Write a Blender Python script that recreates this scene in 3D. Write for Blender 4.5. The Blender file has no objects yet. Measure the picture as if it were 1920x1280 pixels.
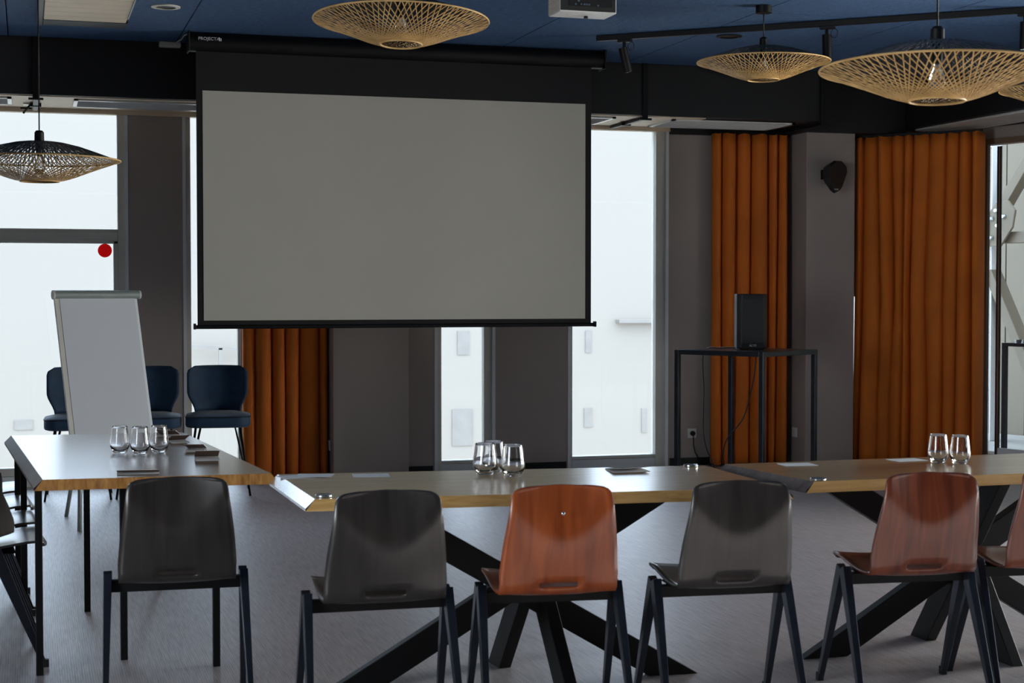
import bpy, bmesh, math, random
from mathutils import Vector, Matrix
random.seed(7)
PI = math.pi
scene = bpy.context.scene
COL = scene.collection

# ------------------------------------------------------------------ camera
YAW = math.atan(910 / 3000); PITCH = math.atan(95 / 3000)
cam_d = bpy.data.cameras.new('camera'); cam = bpy.data.objects.new('camera', cam_d)
COL.objects.link(cam); scene.camera = cam
cam_d.sensor_width = 36; cam_d.lens = 56.25
cam.location = (0, 0, 1.47); cam.rotation_euler = (PI / 2 - PITCH, 0, -YAW)
cam_d.clip_start = 0.05; cam_d.clip_end = 200
cam_d.dof.use_dof = True; cam_d.dof.focus_distance = 10.5; cam_d.dof.aperture_fstop = 7.0

# ------------------------------------------------------------------ world, daylight, exposure
w = bpy.data.worlds.new('sky'); scene.world = w; w.use_nodes = True
bg = w.node_tree.nodes['Background']
bg.inputs['Color'].default_value = (0.66, 0.80, 1.0, 1); bg.inputs['Strength'].default_value = 4.2
sun_d = bpy.data.lights.new('sun', 'SUN'); sun = bpy.data.objects.new('sun', sun_d); COL.objects.link(sun)
sun_d.energy = 19; sun_d.angle = 0.012; sun_d.color = (1.0, 0.95, 0.88)
sun.rotation_euler = Vector((-0.957, 0.0, -0.29)).to_track_quat('-Z', 'Y').to_euler()
def fill_light(name, loc, direction, sx, sy, power, color=(0.86, 0.93, 1.0)):
    l = bpy.data.lights.new(name, 'AREA'); l.shape = 'RECTANGLE'; l.size = sx; l.size_y = sy
    l.energy = power; l.color = color
    o = bpy.data.objects.new(name, l); COL.objects.link(o)
    o.location = loc; o.rotation_euler = Vector(direction).to_track_quat('-Z', 'Z').to_euler()
    return o
# area lamps added as sky light outside the added, unseen side windows
LEFT_X = -4.0
LEFT_ADDED_WINDOWS = [(0.4, 3.4)]  # added opening in the unseen left wall, lets fill light in
for a, b in LEFT_ADDED_WINDOWS:
    fill_light('fill_left', (LEFT_X - 0.35, (a + b) / 2, 1.5), (1, 0, -0.05), b - a, 2.5, 210, (0.98, 0.97, 0.96))
RW0 = Vector((7.45, 12.45, 0)); RWS = Vector((0.2873, -0.9578, 0)); RWN = Vector((-0.9578, -0.2873, 0))
RIGHT_ADDED_WINDOWS = [(4.2, 7.2), (8.3, 11.2)]  # added openings out of view, lighting the screen and chair backs
for a, b in RIGHT_ADDED_WINDOWS:
    p = RW0 + RWS * ((a + b) / 2) - RWN * 0.4
    fill_light('fill_right', (p.x, p.y, 1.45), RWN, b - a, 2.4, 500 if a < 8 else 140, (1.0, 0.97, 0.93))
REAR = -5.0

vs = scene.view_settings
vs.view_transform = 'Standard'; vs.look = 'None'; vs.gamma = 1.0; vs.use_curve_mapping = False
vs.exposure = 0.40

# ------------------------------------------------------------------ helpers
def lin(c):
    return tuple((v / 12.92 if v <= 0.04045 else ((v + 0.055) / 1.055) ** 2.4) for v in [x / 255 for x in c])

MATS = {}
def mat(name, col, rough=0.5, metal=0.0, spec=0.5, noise=None, bump=None, coat=0.0, sheen=0.0, emit=None, wave=None, coatr=0.1, stretch=(1, 1, 1)):
    """col is sRGB 0-255. noise=(scale, amount) varies colour; bump=(scale, strength)"""
    if name in MATS: return MATS[name]
    m = bpy.data.materials.new(name); m.use_nodes = True
    nt = m.node_tree; b = nt.nodes['Principled BSDF']
    L = lin(col)
    b.inputs['Base Color'].default_value = (*L, 1)
    b.inputs['Roughness'].default_value = rough; b.inputs['Metallic'].default_value = metal
    b.inputs['Specular IOR Level'].default_value = spec
    b.inputs['Coat Weight'].default_value = coat; b.inputs['Coat Roughness'].default_value = coatr
    b.inputs['Sheen Weight'].default_value = sheen
    if emit:
        b.inputs['Emission Color'].default_value = (*L, 1); b.inputs['Emission Strength'].default_value = emit
    if noise or bump or wave:
        tc = nt.nodes.new('ShaderNodeTexCoord'); mp = nt.nodes.new('ShaderNodeMapping')
        mp.inputs['Scale'].default_value = stretch
        nt.links.new(tc.outputs['Object'], mp.inputs['Vector'])
    if noise:
        n = nt.nodes.new('ShaderNodeTexNoise'); n.inputs['Scale'].default_value = noise[0]
        n.inputs['Detail'].default_value = 6
        nt.links.new(mp.outputs['Vector'], n.inputs['Vector'])
        r = nt.nodes.new('ShaderNodeValToRGB')
        a = noise[1]
        c2 = noise[2] if len(noise) > 2 else None
        dark = tuple(v * (1 - a) for v in L); light = lin(c2) if c2 else tuple(min(1, v * (1 + a)) for v in L)
        r.color_ramp.elements[0].position = 0.3; r.color_ramp.elements[1].position = 0.7
        r.color_ramp.elements[0].color = (*dark, 1); r.color_ramp.elements[1].color = (*light, 1)
        nt.links.new(n.outputs['Fac'], r.inputs['Fac']); nt.links.new(r.outputs['Color'], b.inputs['Base Color'])
    if bump:
        n2 = nt.nodes.new('ShaderNodeTexNoise'); n2.inputs['Scale'].default_value = bump[0]; n2.inputs['Detail'].default_value = 3
        nt.links.new(mp.outputs['Vector'], n2.inputs['Vector'])
        bp = nt.nodes.new('ShaderNodeBump'); bp.inputs['Strength'].default_value = bump[1]; bp.inputs['Distance'].default_value = 0.01
        nt.links.new(n2.outputs['Fac'], bp.inputs['Height']); nt.links.new(bp.outputs['Normal'], b.inputs['Normal'])
    MATS[name] = m
    return m

def wood(name, dark, light, rough=0.35, scale=(1, 14, 14), coat=0.0, axis_mix=0.5, coatr=0.15, spec=0.5):
    if name in MATS: return MATS[name]
    m = bpy.data.materials.new(name); m.use_nodes = True
    nt = m.node_tree; b = nt.nodes['Principled BSDF']
    tc = nt.nodes.new('ShaderNodeTexCoord'); mp = nt.nodes.new('ShaderNodeMapping'); mp.inputs['Scale'].default_value = scale
    nt.links.new(tc.outputs['Object'], mp.inputs['Vector'])
    n = nt.nodes.new('ShaderNodeTexNoise'); n.inputs['Scale'].default_value = 2.2; n.inputs['Detail'].default_value = 8
    n.inputs['Distortion'].default_value = 0.6
    nt.links.new(mp.outputs['Vector'], n.inputs['Vector'])
    r = nt.nodes.new('ShaderNodeValToRGB')
    r.color_ramp.elements[0].position = 0.32; r.color_ramp.elements[1].position = 0.68
    r.color_ramp.elements[0].color = (*lin(dark), 1); r.color_ramp.elements[1].color = (*lin(light), 1)
    nt.links.new(n.outputs['Fac'], r.inputs['Fac']); nt.links.new(r.outputs['Color'], b.inputs['Base Color'])
    rr = nt.nodes.new('ShaderNodeMapRange'); rr.inputs['To Min'].default_value = rough * 0.85; rr.inputs['To Max'].default_value = rough * 1.2
    nt.links.new(n.outputs['Fac'], rr.inputs['Value']); nt.links.new(rr.outputs['Result'], b.inputs['Roughness'])
    b.inputs['Coat Weight'].default_value = coat; b.inputs['Coat Roughness'].default_value = coatr
    b.inputs['Specular IOR Level'].default_value = spec
    MATS[name] = m
    return m

class MB:
    """collects geometry in one bmesh"""
    def __init__(s): s.bm = bmesh.new()
    def box(s, x0, x1, y0, y1, z0, z1, M=None):
        vs_ = [s.bm.verts.new(Vector((x, y, z)) if M is None else M @ Vector((x, y, z))) for z in (z0, z1) for y in (y0, y1) for x in (x0, x1)]
        for f in ((0, 2, 3, 1), (4, 5, 7, 6), (0, 1, 5, 4), (2, 6, 7, 3), (0, 4, 6, 2), (1, 3, 7, 5)):
            s.bm.faces.new([vs_[i] for i in f])
        return s
    def bar(s, a, b, wx, wy, up=(0, 0, 1), ends=None):
        """rectangular bar from a to b; ends = (offset z plane a, z plane b) cut horizontally"""
        a = Vector(a); b = Vector(b); d = (b - a).normalized(); u = Vector(up)
        if abs(d.dot(u)) > 0.99: u = Vector((0, 1, 0))
        sx = d.cross(u).normalized(); sy = sx.cross(d).normalized()
        rings = []
        for k, p in enumerate((a, b)):
            ring = []
            for (i, j) in ((-1, -1), (1, -1), (1, 1), (-1, 1)):
                q = p + sx * i * wx / 2 + sy * j * wy / 2
                if ends and abs(d.z) > 1e-4:
                    q = q + d * ((ends[k] - q.z) / d.z)
                ring.append(s.bm.verts.new(q))
            rings.append(ring)
        s.bm.faces.new(rings[0][::-1]); s.bm.faces.new(rings[1])
        for i in range(4):
            s.bm.faces.new([rings[0][i], rings[0][(i + 1) % 4], rings[1][(i + 1) % 4], rings[1][i]])
        return s
    def tube(s, pts, r, n=8, caps=True, rs=None):
        pts = [Vector(p) for p in pts]; rings = []
        prev = None
        for i, p in enumerate(pts):
            d = (pts[min(i + 1, len(pts) - 1)] - pts[max(i - 1, 0)]).normalized()
            if prev is None:
                u = Vector((0, 0, 1)) if abs(d.z) < 0.9 else Vector((0, 1, 0))
                sx = d.cross(u).normalized()
            else:
                sx = (prev - d * prev.dot(d)).normalized()
            prev = sx; sy = d.cross(sx)
            rad = rs[i] if rs else r
            rings.append([s.bm.verts.new(p + (sx * math.cos(2 * PI * k / n) + sy * math.sin(2 * PI * k / n)) * rad) for k in range(n)])
        for i in range(len(rings) - 1):
            for k in range(n):
                s.bm.faces.new([rings[i][k], rings[i][(k + 1) % n], rings[i + 1][(k + 1) % n], rings[i + 1][k]])
        if caps: s.bm.faces.new(rings[0][::-1]); s.bm.faces.new(rings[-1])
        return s
    def lathe(s, prof, n=32, c=(0, 0, 0), close=False):
        rings = []
        for r, z in prof:
            if r < 1e-6: rings.append([s.bm.verts.new((c[0], c[1], c[2] + z))])
            else: rings.append([s.bm.verts.new((c[0] + r * math.cos(2 * PI * k / n), c[1] + r * math.sin(2 * PI * k / n), c[2] + z)) for k in range(n)])
        seq = list(range(len(rings) - 1)) + ([-1] if close else [])
        for i in seq:
            A = rings[i]; B = rings[(i + 1) % len(rings)] if close else rings[i + 1]
            for k in range(n):
                k2 = (k + 1) % n
                if len(A) == 1 and len(B) == 1: continue
                if len(A) == 1: s.bm.faces.new([A[0], B[k], B[k2]])
                elif len(B) == 1: s.bm.faces.new([A[k], A[k2], B[0]])
                else: s.bm.faces.new([A[k], A[k2], B[k2], B[k]])
        return s
    def prism(s, poly, y0, y1, M=None):
        """poly in (x,z) extruded along y"""
        f = lambda x, y, z: (Vector((x, y, z)) if M is None else M @ Vector((x, y, z)))
        A = [s.bm.verts.new(f(x, y0, z)) for x, z in poly]; B = [s.bm.verts.new(f(x, y1, z)) for x, z in poly]
        s.bm.faces.new(A); s.bm.faces.new(B[::-1])
        n = len(poly)
        for i in range(n): s.bm.faces.new([A[i], A[(i + 1) % n], B[(i + 1) % n], B[i]][::-1])
        return s
    def grid(s, P, closed_u=False):
        """P[i][j] points"""
        V = [[s.bm.verts.new(p) for p in row] for row in P]
        for i in range(len(V) - 1):
            m = len(V[0])
            for j in range(m if closed_u else m - 1):
                s.bm.faces.new([V[i][j], V[i][(j + 1) % m], V[i + 1][(j + 1) % m], V[i + 1][j]])
        return s
    def done(s, name, material, parent=None, smooth=False, bevel=0, normals=True, sharp=None):
        if normals: bmesh.ops.recalc_face_normals(s.bm, faces=s.bm.faces[:])
        me = bpy.data.meshes.new(name); s.bm.to_mesh(me); s.bm.free()
        if smooth:
            for p in me.polygons: p.use_smooth = True
        me.materials.append(material)
        o = bpy.data.objects.new(name, me); COL.objects.link(o)
        if parent: o.parent = parent
        if smooth and sharp:
            me.set_sharp_from_angle(angle=sharp)
        if bevel:
            bv = o.modifiers.new('bevel', 'BEVEL'); bv.width = bevel; bv.segments = 2; bv.limit_method = 'ANGLE'
        return o

def empty(name, loc=(0, 0, 0), rz=0, rot=None):
    o = bpy.data.objects.new(name, None); COL.objects.link(o); o.location = loc
    o.rotation_euler = rot if rot else (0, 0, rz); o.empty_display_size = 0.1
    return o
def tag(o, label, cat, group=None):
    o['label'] = label; o['category'] = cat
    if group: o['group'] = group
    return o
def struct(o, label=None, cat=None):
    o['kind'] = 'structure'
    if label: o['label'] = label
    if cat: o['category'] = cat
    return o
def copy_tree(o, parent=None):
    c = o.copy(); COL.objects.link(c); c.parent = parent
    for ch in list(o.children): copy_tree(ch, c)
    return c
def text(name, s, size, material, parent, loc, rot, depth=0.001, xscale=1.0):
    cu = bpy.data.curves.new(name, 'FONT'); cu.body = s; cu.size = size; cu.extrude = depth; cu.align_x = 'CENTER'; cu.align_y = 'CENTER'
    tmp = bpy.data.objects.new(name + '_tmp', cu); COL.objects.link(tmp)
    dg = bpy.context.evaluated_depsgraph_get(); me = bpy.data.meshes.new_from_object(tmp.evaluated_get(dg))
    bpy.data.objects.remove(tmp); bpy.data.curves.remove(cu)
    me.materials.clear(); me.materials.append(material)
    o = bpy.data.objects.new(name, me); COL.objects.link(o); o.parent = parent; o.location = loc; o.rotation_euler = rot
    o.scale = (xscale, 1, 1)
    return o
def sub(child, part):
    child.parent = part; child.matrix_parent_inverse = Matrix.Identity(4); return child
def smooth01(t): t = max(0, min(1, t)); return t * t * (3 - 2 * t)
def interp(tab, x):
    if x <= tab[0][0]: return tab[0][1]
    for (a, va), (b, vb) in zip(tab, tab[1:]):
        if x <= b: return va + (vb - va) * (x - a) / (b - a)
    return tab[-1][1]

# ------------------------------------------------------------------ materials
M_WALL = mat('taupe_paint', (160, 149, 142), 0.75, noise=(1.5, 0.05), bump=(120, 0.06))
M_DARKWALL = mat('dark_rear_wall', (34, 30, 28), 0.8, noise=(1.2, 0.1))
M_BLACK = mat('black_paint', (15, 15, 16), 0.6, noise=(2, 0.08))
M_BLACKM = mat('black_metal', (9, 9, 10), 0.5, metal=0.0, spec=0.3, noise=(20, 0.15))
M_STEEL = mat('dark_steel', (40, 44, 52), 0.3, metal=0.5, noise=(14, 0.2))
M_FRAME = mat('window_frame_grey', (206, 204, 193), 0.45, noise=(3, 0.06))
M_FRAMEL = mat('window_trim_white', (222, 226, 228), 0.4, noise=(3, 0.04))
M_BEIGE = mat('beige_panel', (220, 201, 174), 0.6, noise=(4, 0.05))
M_GRILLE = mat('white_aluminium', (214, 216, 212), 0.35, metal=0.3, noise=(10, 0.05))
M_WHITE = mat('white_plastic', (215, 215, 212), 0.45, noise=(30, 0.03))
M_PAPER = mat('paper', (240, 240, 238), 0.7, noise=(4, 0.01))
M_CARDDARK = mat('card_brown', (96, 66, 48), 0.6, noise=(40, 0.1))
M_SCREEN = mat('screen_fabric', (186, 183, 170), 0.85, noise=(2, 0.015), bump=(400, 0.03))
M_SCREENB = mat('screen_black_border', (14, 14, 15), 0.8, noise=(5, 0.1))
M_BAMBOO = mat('natural_bamboo', (205, 160, 96), 0.5, noise=(9, 0.3, (226, 184, 118)))
M_BAMBOOB = mat('black_bamboo', (34, 34, 36), 0.42, noise=(12, 0.3))
M_TEAL = mat('teal_velvet', (16, 52, 80), 0.72, noise=(14, 0.18), bump=(60, 0.1), sheen=0.12)
M_PIPING = mat('dark_piping', (12, 26, 36), 0.6, noise=(20, 0.1))
M_CURTAIN = mat('rust_velvet_curtain', (206, 108, 22), 0.8, noise=(3, 0.10), bump=(70, 0.05), sheen=0.0)
M_RED = mat('red_vinyl', (205, 38, 46), 0.5, noise=(20, 0.03))
_nt = M_RED.node_tree; _tr = _nt.nodes.new('ShaderNodeBsdfTranslucent'); _tr.inputs['Color'].default_value = (*lin((225, 40, 48)), 1)
_mx = _nt.nodes.new('ShaderNodeMixShader'); _mx.inputs['Fac'].default_value = 0.6
_nt.links.new(_nt.nodes['Principled BSDF'].outputs['BSDF'], _mx.inputs[1]); _nt.links.new(_tr.outputs['BSDF'], _mx.inputs[2]); _nt.links.new(_mx.outputs['Shader'], _nt.nodes['Material Output'].inputs['Surface'])
M_RUBBER = mat('black_rubber', (14, 14, 15), 0.6, noise=(20, 0.1))
M_CABLE = mat('cable_black', (16, 16, 17), 0.5, noise=(30, 0.1))
M_SPK = mat('speaker_black', (22, 24, 25), 0.5, noise=(60, 0.2), bump=(220, 0.15))
M_SPKG = mat('speaker_grille', (18, 20, 21), 0.45, noise=(180, 0.5), bump=(380, 0.3))
M_CHROME = mat('brushed_silver', (190, 195, 196), 0.22, metal=0.9, noise=(30, 0.08))
M_FACADE = mat('white_render', (146, 139, 130), 0.9, noise=(0.3, 0.012), bump=(20, 0.05))
M_FACWIN = mat('facade_window_grey', (130, 125, 119), 0.7, noise=(3, 0.08))
M_CREAM = mat('cream_painted_steel', (120, 112, 96), 0.6, noise=(2, 0.05))
M_GROUND = mat('outdoor_paving', (150, 148, 142), 0.9, noise=(3, 0.1))
M_PLY_DARK = wood('dark_stained_plywood', (42, 38, 35), (54, 49, 45), 0.32, scale=(16, 1.6, 1.6), coat=0.5, coatr=0.22)
M_PLY_ORANGE = wood('orange_stained_plywood', (124, 54, 20), (164, 80, 34), 0.32, scale=(12, 1.8, 1.8), coat=0.5, coatr=0.22)
M_PLY_RED = wood('red_brown_plywood', (84, 38, 22), (126, 62, 36), 0.30, scale=(16, 1.4, 1.4), coat=0.5, coatr=0.22)
M_OAK = wood('oiled_oak_top', (172, 142, 98), (206, 176, 130), 0.30, scale=(1.2, 14, 14), coat=1.0, coatr=0.2)
M_OAKE = wood('oak_edge', (190, 144, 80), (222, 180, 114), 0.5, scale=(1.5, 30, 18))
M_LAM = wood('left_table_top', (160, 132, 102), (190, 164, 134), 0.22, scale=(14, 1.2, 14), coat=1.0, coatr=0.22)
M_LAME = wood('bamboo_edge', (150, 96, 40), (206, 148, 78), 0.5, scale=(26, 2, 6))
M_BEVEL = wood('grey_bevel', (96, 86, 82), (124, 114, 108), 0.5, scale=(10, 10, 3), coat=0.0, spec=0.3)
M_BEVEL_GLARE = wood('polished_bevel_glare', (150, 136, 120), (178, 164, 148), 0.25, scale=(10, 10, 3), coat=1.0, coatr=0.15)  # window glare on the middle table's ends put into a lighter colour
M_BAG = mat('dark_bag_fabric', (48, 44, 40), 0.85, noise=(9, 0.3), bump=(30, 0.4))

def glass_pane():
    m = bpy.data.materials.new('window_glass'); m.use_nodes = True; nt = m.node_tree
    nt.nodes.remove(nt.nodes['Principled BSDF'])
    out = nt.nodes['Material Output']
    t = nt.nodes.new('ShaderNodeBsdfTransparent'); t.inputs['Color'].default_value = (0.97, 0.985, 0.98, 1)
    g = nt.nodes.new('ShaderNodeBsdfGlossy'); g.inputs['Roughness'].default_value = 0.02
    fr = nt.nodes.new('ShaderNodeFresnel'); fr.inputs['IOR'].default_value = 1.3
    mx = nt.nodes.new('ShaderNodeMixShader')
    nt.links.new(fr.outputs['Fac'], mx.inputs['Fac']); nt.links.new(t.outputs['BSDF'], mx.inputs[1]); nt.links.new(g.outputs['BSDF'], mx.inputs[2])
    nt.links.new(mx.outputs['Shader'], out.inputs['Surface'])
    return m
M_PANE = glass_pane()
M_TUMBLER = bpy.data.materials.new('clear_glass'); M_TUMBLER.use_nodes = True
_b = M_TUMBLER.node_tree.nodes['Principled BSDF']
_b.inputs['Transmission Weight'].default_value = 1.0; _b.inputs['Roughness'].default_value = 0.0; _b.inputs['IOR'].default_value = 1.47
_b.inputs['Base Color'].default_value = (0.985, 0.985, 0.99, 1)

def floor_material():
    m = bpy.data.materials.new('woven_vinyl_floor'); m.use_nodes = True; nt = m.node_tree; b = nt.nodes['Principled BSDF']
    tc = nt.nodes.new('ShaderNodeTexCoord')
    def nz(scale, st, detail=4):
        mp = nt.nodes.new('ShaderNodeMapping'); mp.inputs['Scale'].default_value = st; nt.links.new(tc.outputs['Object'], mp.inputs['Vector'])
        n = nt.nodes.new('ShaderNodeTexNoise'); n.inputs['Scale'].default_value = scale; n.inputs['Detail'].default_value = detail
        nt.links.new(mp.outputs['Vector'], n.inputs['Vector']); return n
    big = nz(0.7, (1, 1, 1), 3); thread = nz(60, (1.6, 0.10, 1)); fine = nz(230, (1, 1, 1), 2)
    def wv(axis, sc):
        wn = nt.nodes.new('ShaderNodeTexWave'); wn.wave_type = 'BANDS'; wn.bands_direction = axis; wn.inputs['Scale'].default_value = sc
        wn.inputs['Distortion'].default_value = 0.8; wn.inputs['Detail'].default_value = 1; wn.inputs['Detail Scale'].default_value = 3
        nt.links.new(tc.outputs['Object'], wn.inputs['Vector']); return wn
    wx = wv('X', 34); wy = wv('Y', 20)
    mul = nt.nodes.new('ShaderNodeMath'); mul.operation = 'MULTIPLY'
    nt.links.new(wx.outputs['Fac'], mul.inputs[0]); nt.links.new(wy.outputs['Fac'], mul.inputs[1])
    mix = nt.nodes.new('ShaderNodeMix'); mix.data_type = 'FLOAT'; mix.inputs['Factor'].default_value = 0.5
    nt.links.new(thread.outputs['Fac'], mix.inputs[2]); nt.links.new(fine.outputs['Fac'], mix.inputs[3])
    mix2 = nt.nodes.new('ShaderNodeMix'); mix2.data_type = 'FLOAT'; mix2.inputs['Factor'].default_value = 0.22
    nt.links.new(mix.outputs[0], mix2.inputs[2]); nt.links.new(mul.outputs[0], mix2.inputs[3])
    r = nt.nodes.new('ShaderNodeValToRGB'); r.color_ramp.elements[0].position = 0.28; r.color_ramp.elements[1].position = 0.62
    r.color_ramp.elements[0].color = (*lin((118, 112, 114)), 1); r.color_ramp.elements[1].color = (*lin((200, 194, 196)), 1)
    nt.links.new(mix2.outputs[0], r.inputs['Fac'])
    hue = nt.nodes.new('ShaderNodeMix'); hue.data_type = 'RGBA'; hue.blend_type = 'MULTIPLY'; hue.inputs['Factor'].default_value = 0.25
    rb = nt.nodes.new('ShaderNodeValToRGB'); rb.color_ramp.elements[0].color = (0.7, 0.7, 0.7, 1); rb.color_ramp.elements[1].color = (1, 1, 1, 1)
    nt.links.new(big.outputs['Fac'], rb.inputs['Fac'])
    nt.links.new(r.outputs['Color'], hue.inputs[6]); nt.links.new(rb.outputs['Color'], hue.inputs[7]); nt.links.new(hue.outputs[2], b.inputs['Base Color'])
    b.inputs['Roughness'].default_value = 0.42; b.inputs['Specular IOR Level'].default_value = 0.8
    bp = nt.nodes.new('ShaderNodeBump'); bp.inputs['Strength'].default_value = 0.35; bp.inputs['Distance'].default_value = 0.003
    nt.links.new(mix2.outputs[0], bp.inputs['Height']); nt.links.new(bp.outputs['Normal'], b.inputs['Normal'])
    return m
M_FLOOR = floor_material()
M_CEIL = mat('blue_wood_wool_panel', (52, 86, 126), 0.85, noise=(45, 0.35), bump=(90, 0.7), stretch=(0.5, 1.6, 1))
M_SEAM = mat('ceiling_void_dark', (10, 16, 26), 0.9, noise=(5, 0.1))

# ------------------------------------------------------------------ the room
CEIL = 3.235; YW = 12.45; SOFFIT = 2.83; YB = 11.66
def zprism(poly_, z0, z1):
    mb = MB(); A = [mb.bm.verts.new((x, y, z0)) for x, y in poly_]; B = [mb.bm.verts.new((x, y, z1)) for x, y in poly_]
    mb.bm.faces.new(A[::-1]); mb.bm.faces.new(B)
    for i in range(len(poly_)): mb.bm.faces.new([A[i], A[(i + 1) % len(A)], B[(i + 1) % len(A)], B[i]])
    return mb
def wall_x(y): return 7.45 + 0.3 * (12.45 - y)
ROOM = [(-4.25, REAR - 0.3), (wall_x(REAR - 0.3) + 0.26, REAR - 0.3), (wall_x(YW + 0.3) + 0.26, YW + 0.3), (-4.25, YW + 0.3)]
struct(zprism(ROOM, -0.2, 0).done('floor', M_FLOOR), 'grey woven vinyl floor', 'floor')
ceil = struct(zprism(ROOM, CEIL + 0.022, CEIL + 0.35).done('ceiling', M_SEAM), 'dark blue panelled ceiling', 'ceiling')
PX0, PW, PL = -0.105, 1.1405, 2.4
me_panel = None
for i in range(-3, 7):
    for j in range(5):
        y1 = 11.72 - j * PL
        x0 = PX0 + i * PW
        if x0 + PW / 2 > wall_x(y1): continue
        if me_panel is None:
            p = MB().box(0.004, PW - 0.004, -PL + 0.004, -0.004, 0, 0.022).done('ceiling_panel', M_CEIL, ceil); me_panel = p.data
        else:
            p = bpy.data.objects.new('ceiling_panel', me_panel); COL.objects.link(p); p.parent = ceil
        p.location = (x0, y1, CEIL)

# back wall: piers between full height windows, and the wall head behind the duct
wb = MB()
for x0, x1 in ((-4.4, -1.6), (0.74, 1.15), (1.6, 3.128), (3.632, 4.258), (5.142, 6.8), (7.15, 8.2)):
    wb.box(x0, x1, YW, YW + 0.3, 0, 2.8)
wb.box(-4.4, 8.2, YW, YW + 0.3, 2.824, CEIL + 0.02)
wb.box(6.8, 7.15, YW, YW + 0.3, 0, 0.3).box(6.8, 7.15, YW, YW + 0.3, 1.42, 2.83)
struct(wb.done('wall_back', M_WALL), 'taupe painted back wall between tall windows', 'wall')
struct(MB().box(2.25, 2.845, 12.15, YW, 0, SOFFIT).done('column_plain', M_WALL, bevel=0.004), 'taupe wall column below the projection screen', 'column')
struct(MB().box(6.24, 6.69, 12.10, YW, 0, SOFFIT).done('column_speaker', M_WALL, bevel=0.004), 'taupe wall column carrying the black wall speaker', 'column')
wl = MB(); prev = YW + 0.3
for a, b in sorted(LEFT_ADDED_WINDOWS, reverse=True):
    wl.box(LEFT_X - 0.25, LEFT_X, b, prev, 0, CEIL); prev = a
    wl.box(LEFT_X - 0.25, LEFT_X, a, b, 2.78, CEIL); wl.box(LEFT_X - 0.25, LEFT_X, a, b, 0, 0.12)
wl.box(LEFT_X - 0.25, LEFT_X, REAR - 0.3, prev, 0, CEIL)
struct(wl.done('wall_left', M_WALL), 'taupe left wall with an added tall window', 'wall')
struct(MB().box(-4.25, wall_x(REAR) + 0.2, REAR - 0.3, REAR, 0, CEIL).done('wall_rear', M_DARKWALL), 'dark rear wall', 'wall')
# right wall in its own frame: local x runs along the wall towards the camera, local y outwards
wr = MB(); RW_OPEN = [(0.45, 3.2, 0.1, 2.735)] + [(a, b, 0.1, 2.735) for a, b in RIGHT_ADDED_WINDOWS]
prev = -0.4
for a, b, z0, z1 in RW_OPEN:
    wr.box(prev, a, 0, 0.25, 0, CEIL); wr.box(a, b, 0, 0.25, z1, CEIL); wr.box(a, b, 0, 0.25, 0, z0); prev = b
wr.box(prev, 18.6, 0, 0.25, 0, CEIL)
RWROT = math.atan2(RWS.y, RWS.x)
o = struct(wr.done('wall_right', M_WALL), 'taupe right wall with glazed door opening', 'wall'); o.location = RW0; o.rotation_euler = (0, 0, RWROT)

# baseboards
bb = MB()
for x0, x1 in ((0.76, 1.13), (1.6, 2.25), (2.845, 3.11), (3.65, 4.24), (5.16, 6.24), (6.69, 6.8)):
    bb.box(x0, x1, YW - 0.014, YW, 0, 0.065)
struct(bb.done('baseboard_back', M_BLACK), 'black baseboard along the back wall', 'baseboard')
# window head trim
tr = MB().box(-1.6, 5.15, YW - 0.02, YW + 0.05, 2.795, 2.832)
struct(tr.done('trim_1', M_BEIGE), 'beige window head trim under the duct', 'trim')
struct(MB().box(5.15, 7.25, YW - 0.05, YW, 2.775, 2.832).done('trim_2', M_BLACK), 'black head trim above the right curtain', 'trim')

def window(n, x0, x1, z1, glass, fw_l, fw_r, label, zb=0.075, zg=0.1, transom=None):
    root = struct(empty('window_%d' % n, (0, 0, 0)), label, 'window')
    y0, y1 = YW + 0.02, YW + 0.12
    f = MB()
    gl, gr = glass
    f.box(x0, gl, y0, y1, 0, z1); f.box(gr, x1, y0, y1, 0, z1)
    f.box(gl, gr, y0, y1, z1 - 0.03, z1)
    f.box(gl, gr, y0, y1, zb, zg)
    f.done('window_frame', M_FRAME, root, bevel=0.004)
    MB().box(gl - 0.004, gr + 0.004, y0 + 0.012, y1, 0, zb - 0.004).done('bottom_panel', M_FRAMEL, root, bevel=0.003)
    if transom:
        MB().box(gl, gr, y0 - 0.008, y1, transom[0], transom[1]).box(gl, gr, y0 - 0.016, y0 - 0.008, transom[0] + 0.02, transom[1] - 0.02).done('transom', M_FRAME, root, bevel=0.004)
        MB().box(gl, gr, y0 + 0.05, y0 + 0.06, transom[1], z1 - 0.03).done('pane', M_PANE, root)
        MB().box(gl, gr - 0.032, y0 + 0.05, y0 + 0.06, zg, transom[0]).done('pane', M_PANE, root)
        MB().box(gr - 0.032, gr, y0 - 0.004, y1, zg, transom[0]).box(gl, gr, y0 - 0.004, y0, transom[0] - 0.02, transom[0]).done('sash', M_FRAME, root, bevel=0.003)
    else:
        MB().box(gl, gr, y0 + 0.05, y0 + 0.06, zg, z1 - 0.03).done('pane', M_PANE, root)
    # white plaster return at the right-hand edge
    MB().box(x1 - 0.022, x1 + 0.002, YW - 0.006, y0 + 0.01, 0, z1).done('edge_strip', M_FRAMEL, root)
    MB().box(x0 - 0.002, x0 + 0.022, YW - 0.006, y0 + 0.01, 0, z1).done('edge_strip', M_FRAMEL, root)
    return root
window(1, -1.6, 0.74, 2.83, (-1.5, 0.665), 0, 0, 'large left window with a mid transom and a red dot', zb=0.085, zg=0.145, transom=(1.845, 1.934))
window(2, 1.15, 1.60, 2.83, (1.21, 1.565), 0, 0, 'narrow window beside the left edge of the screen')
window(3, 3.128, 3.632, 2.83, (3.19, 3.545), 0, 0, 'narrow window below the middle of the screen')
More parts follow.
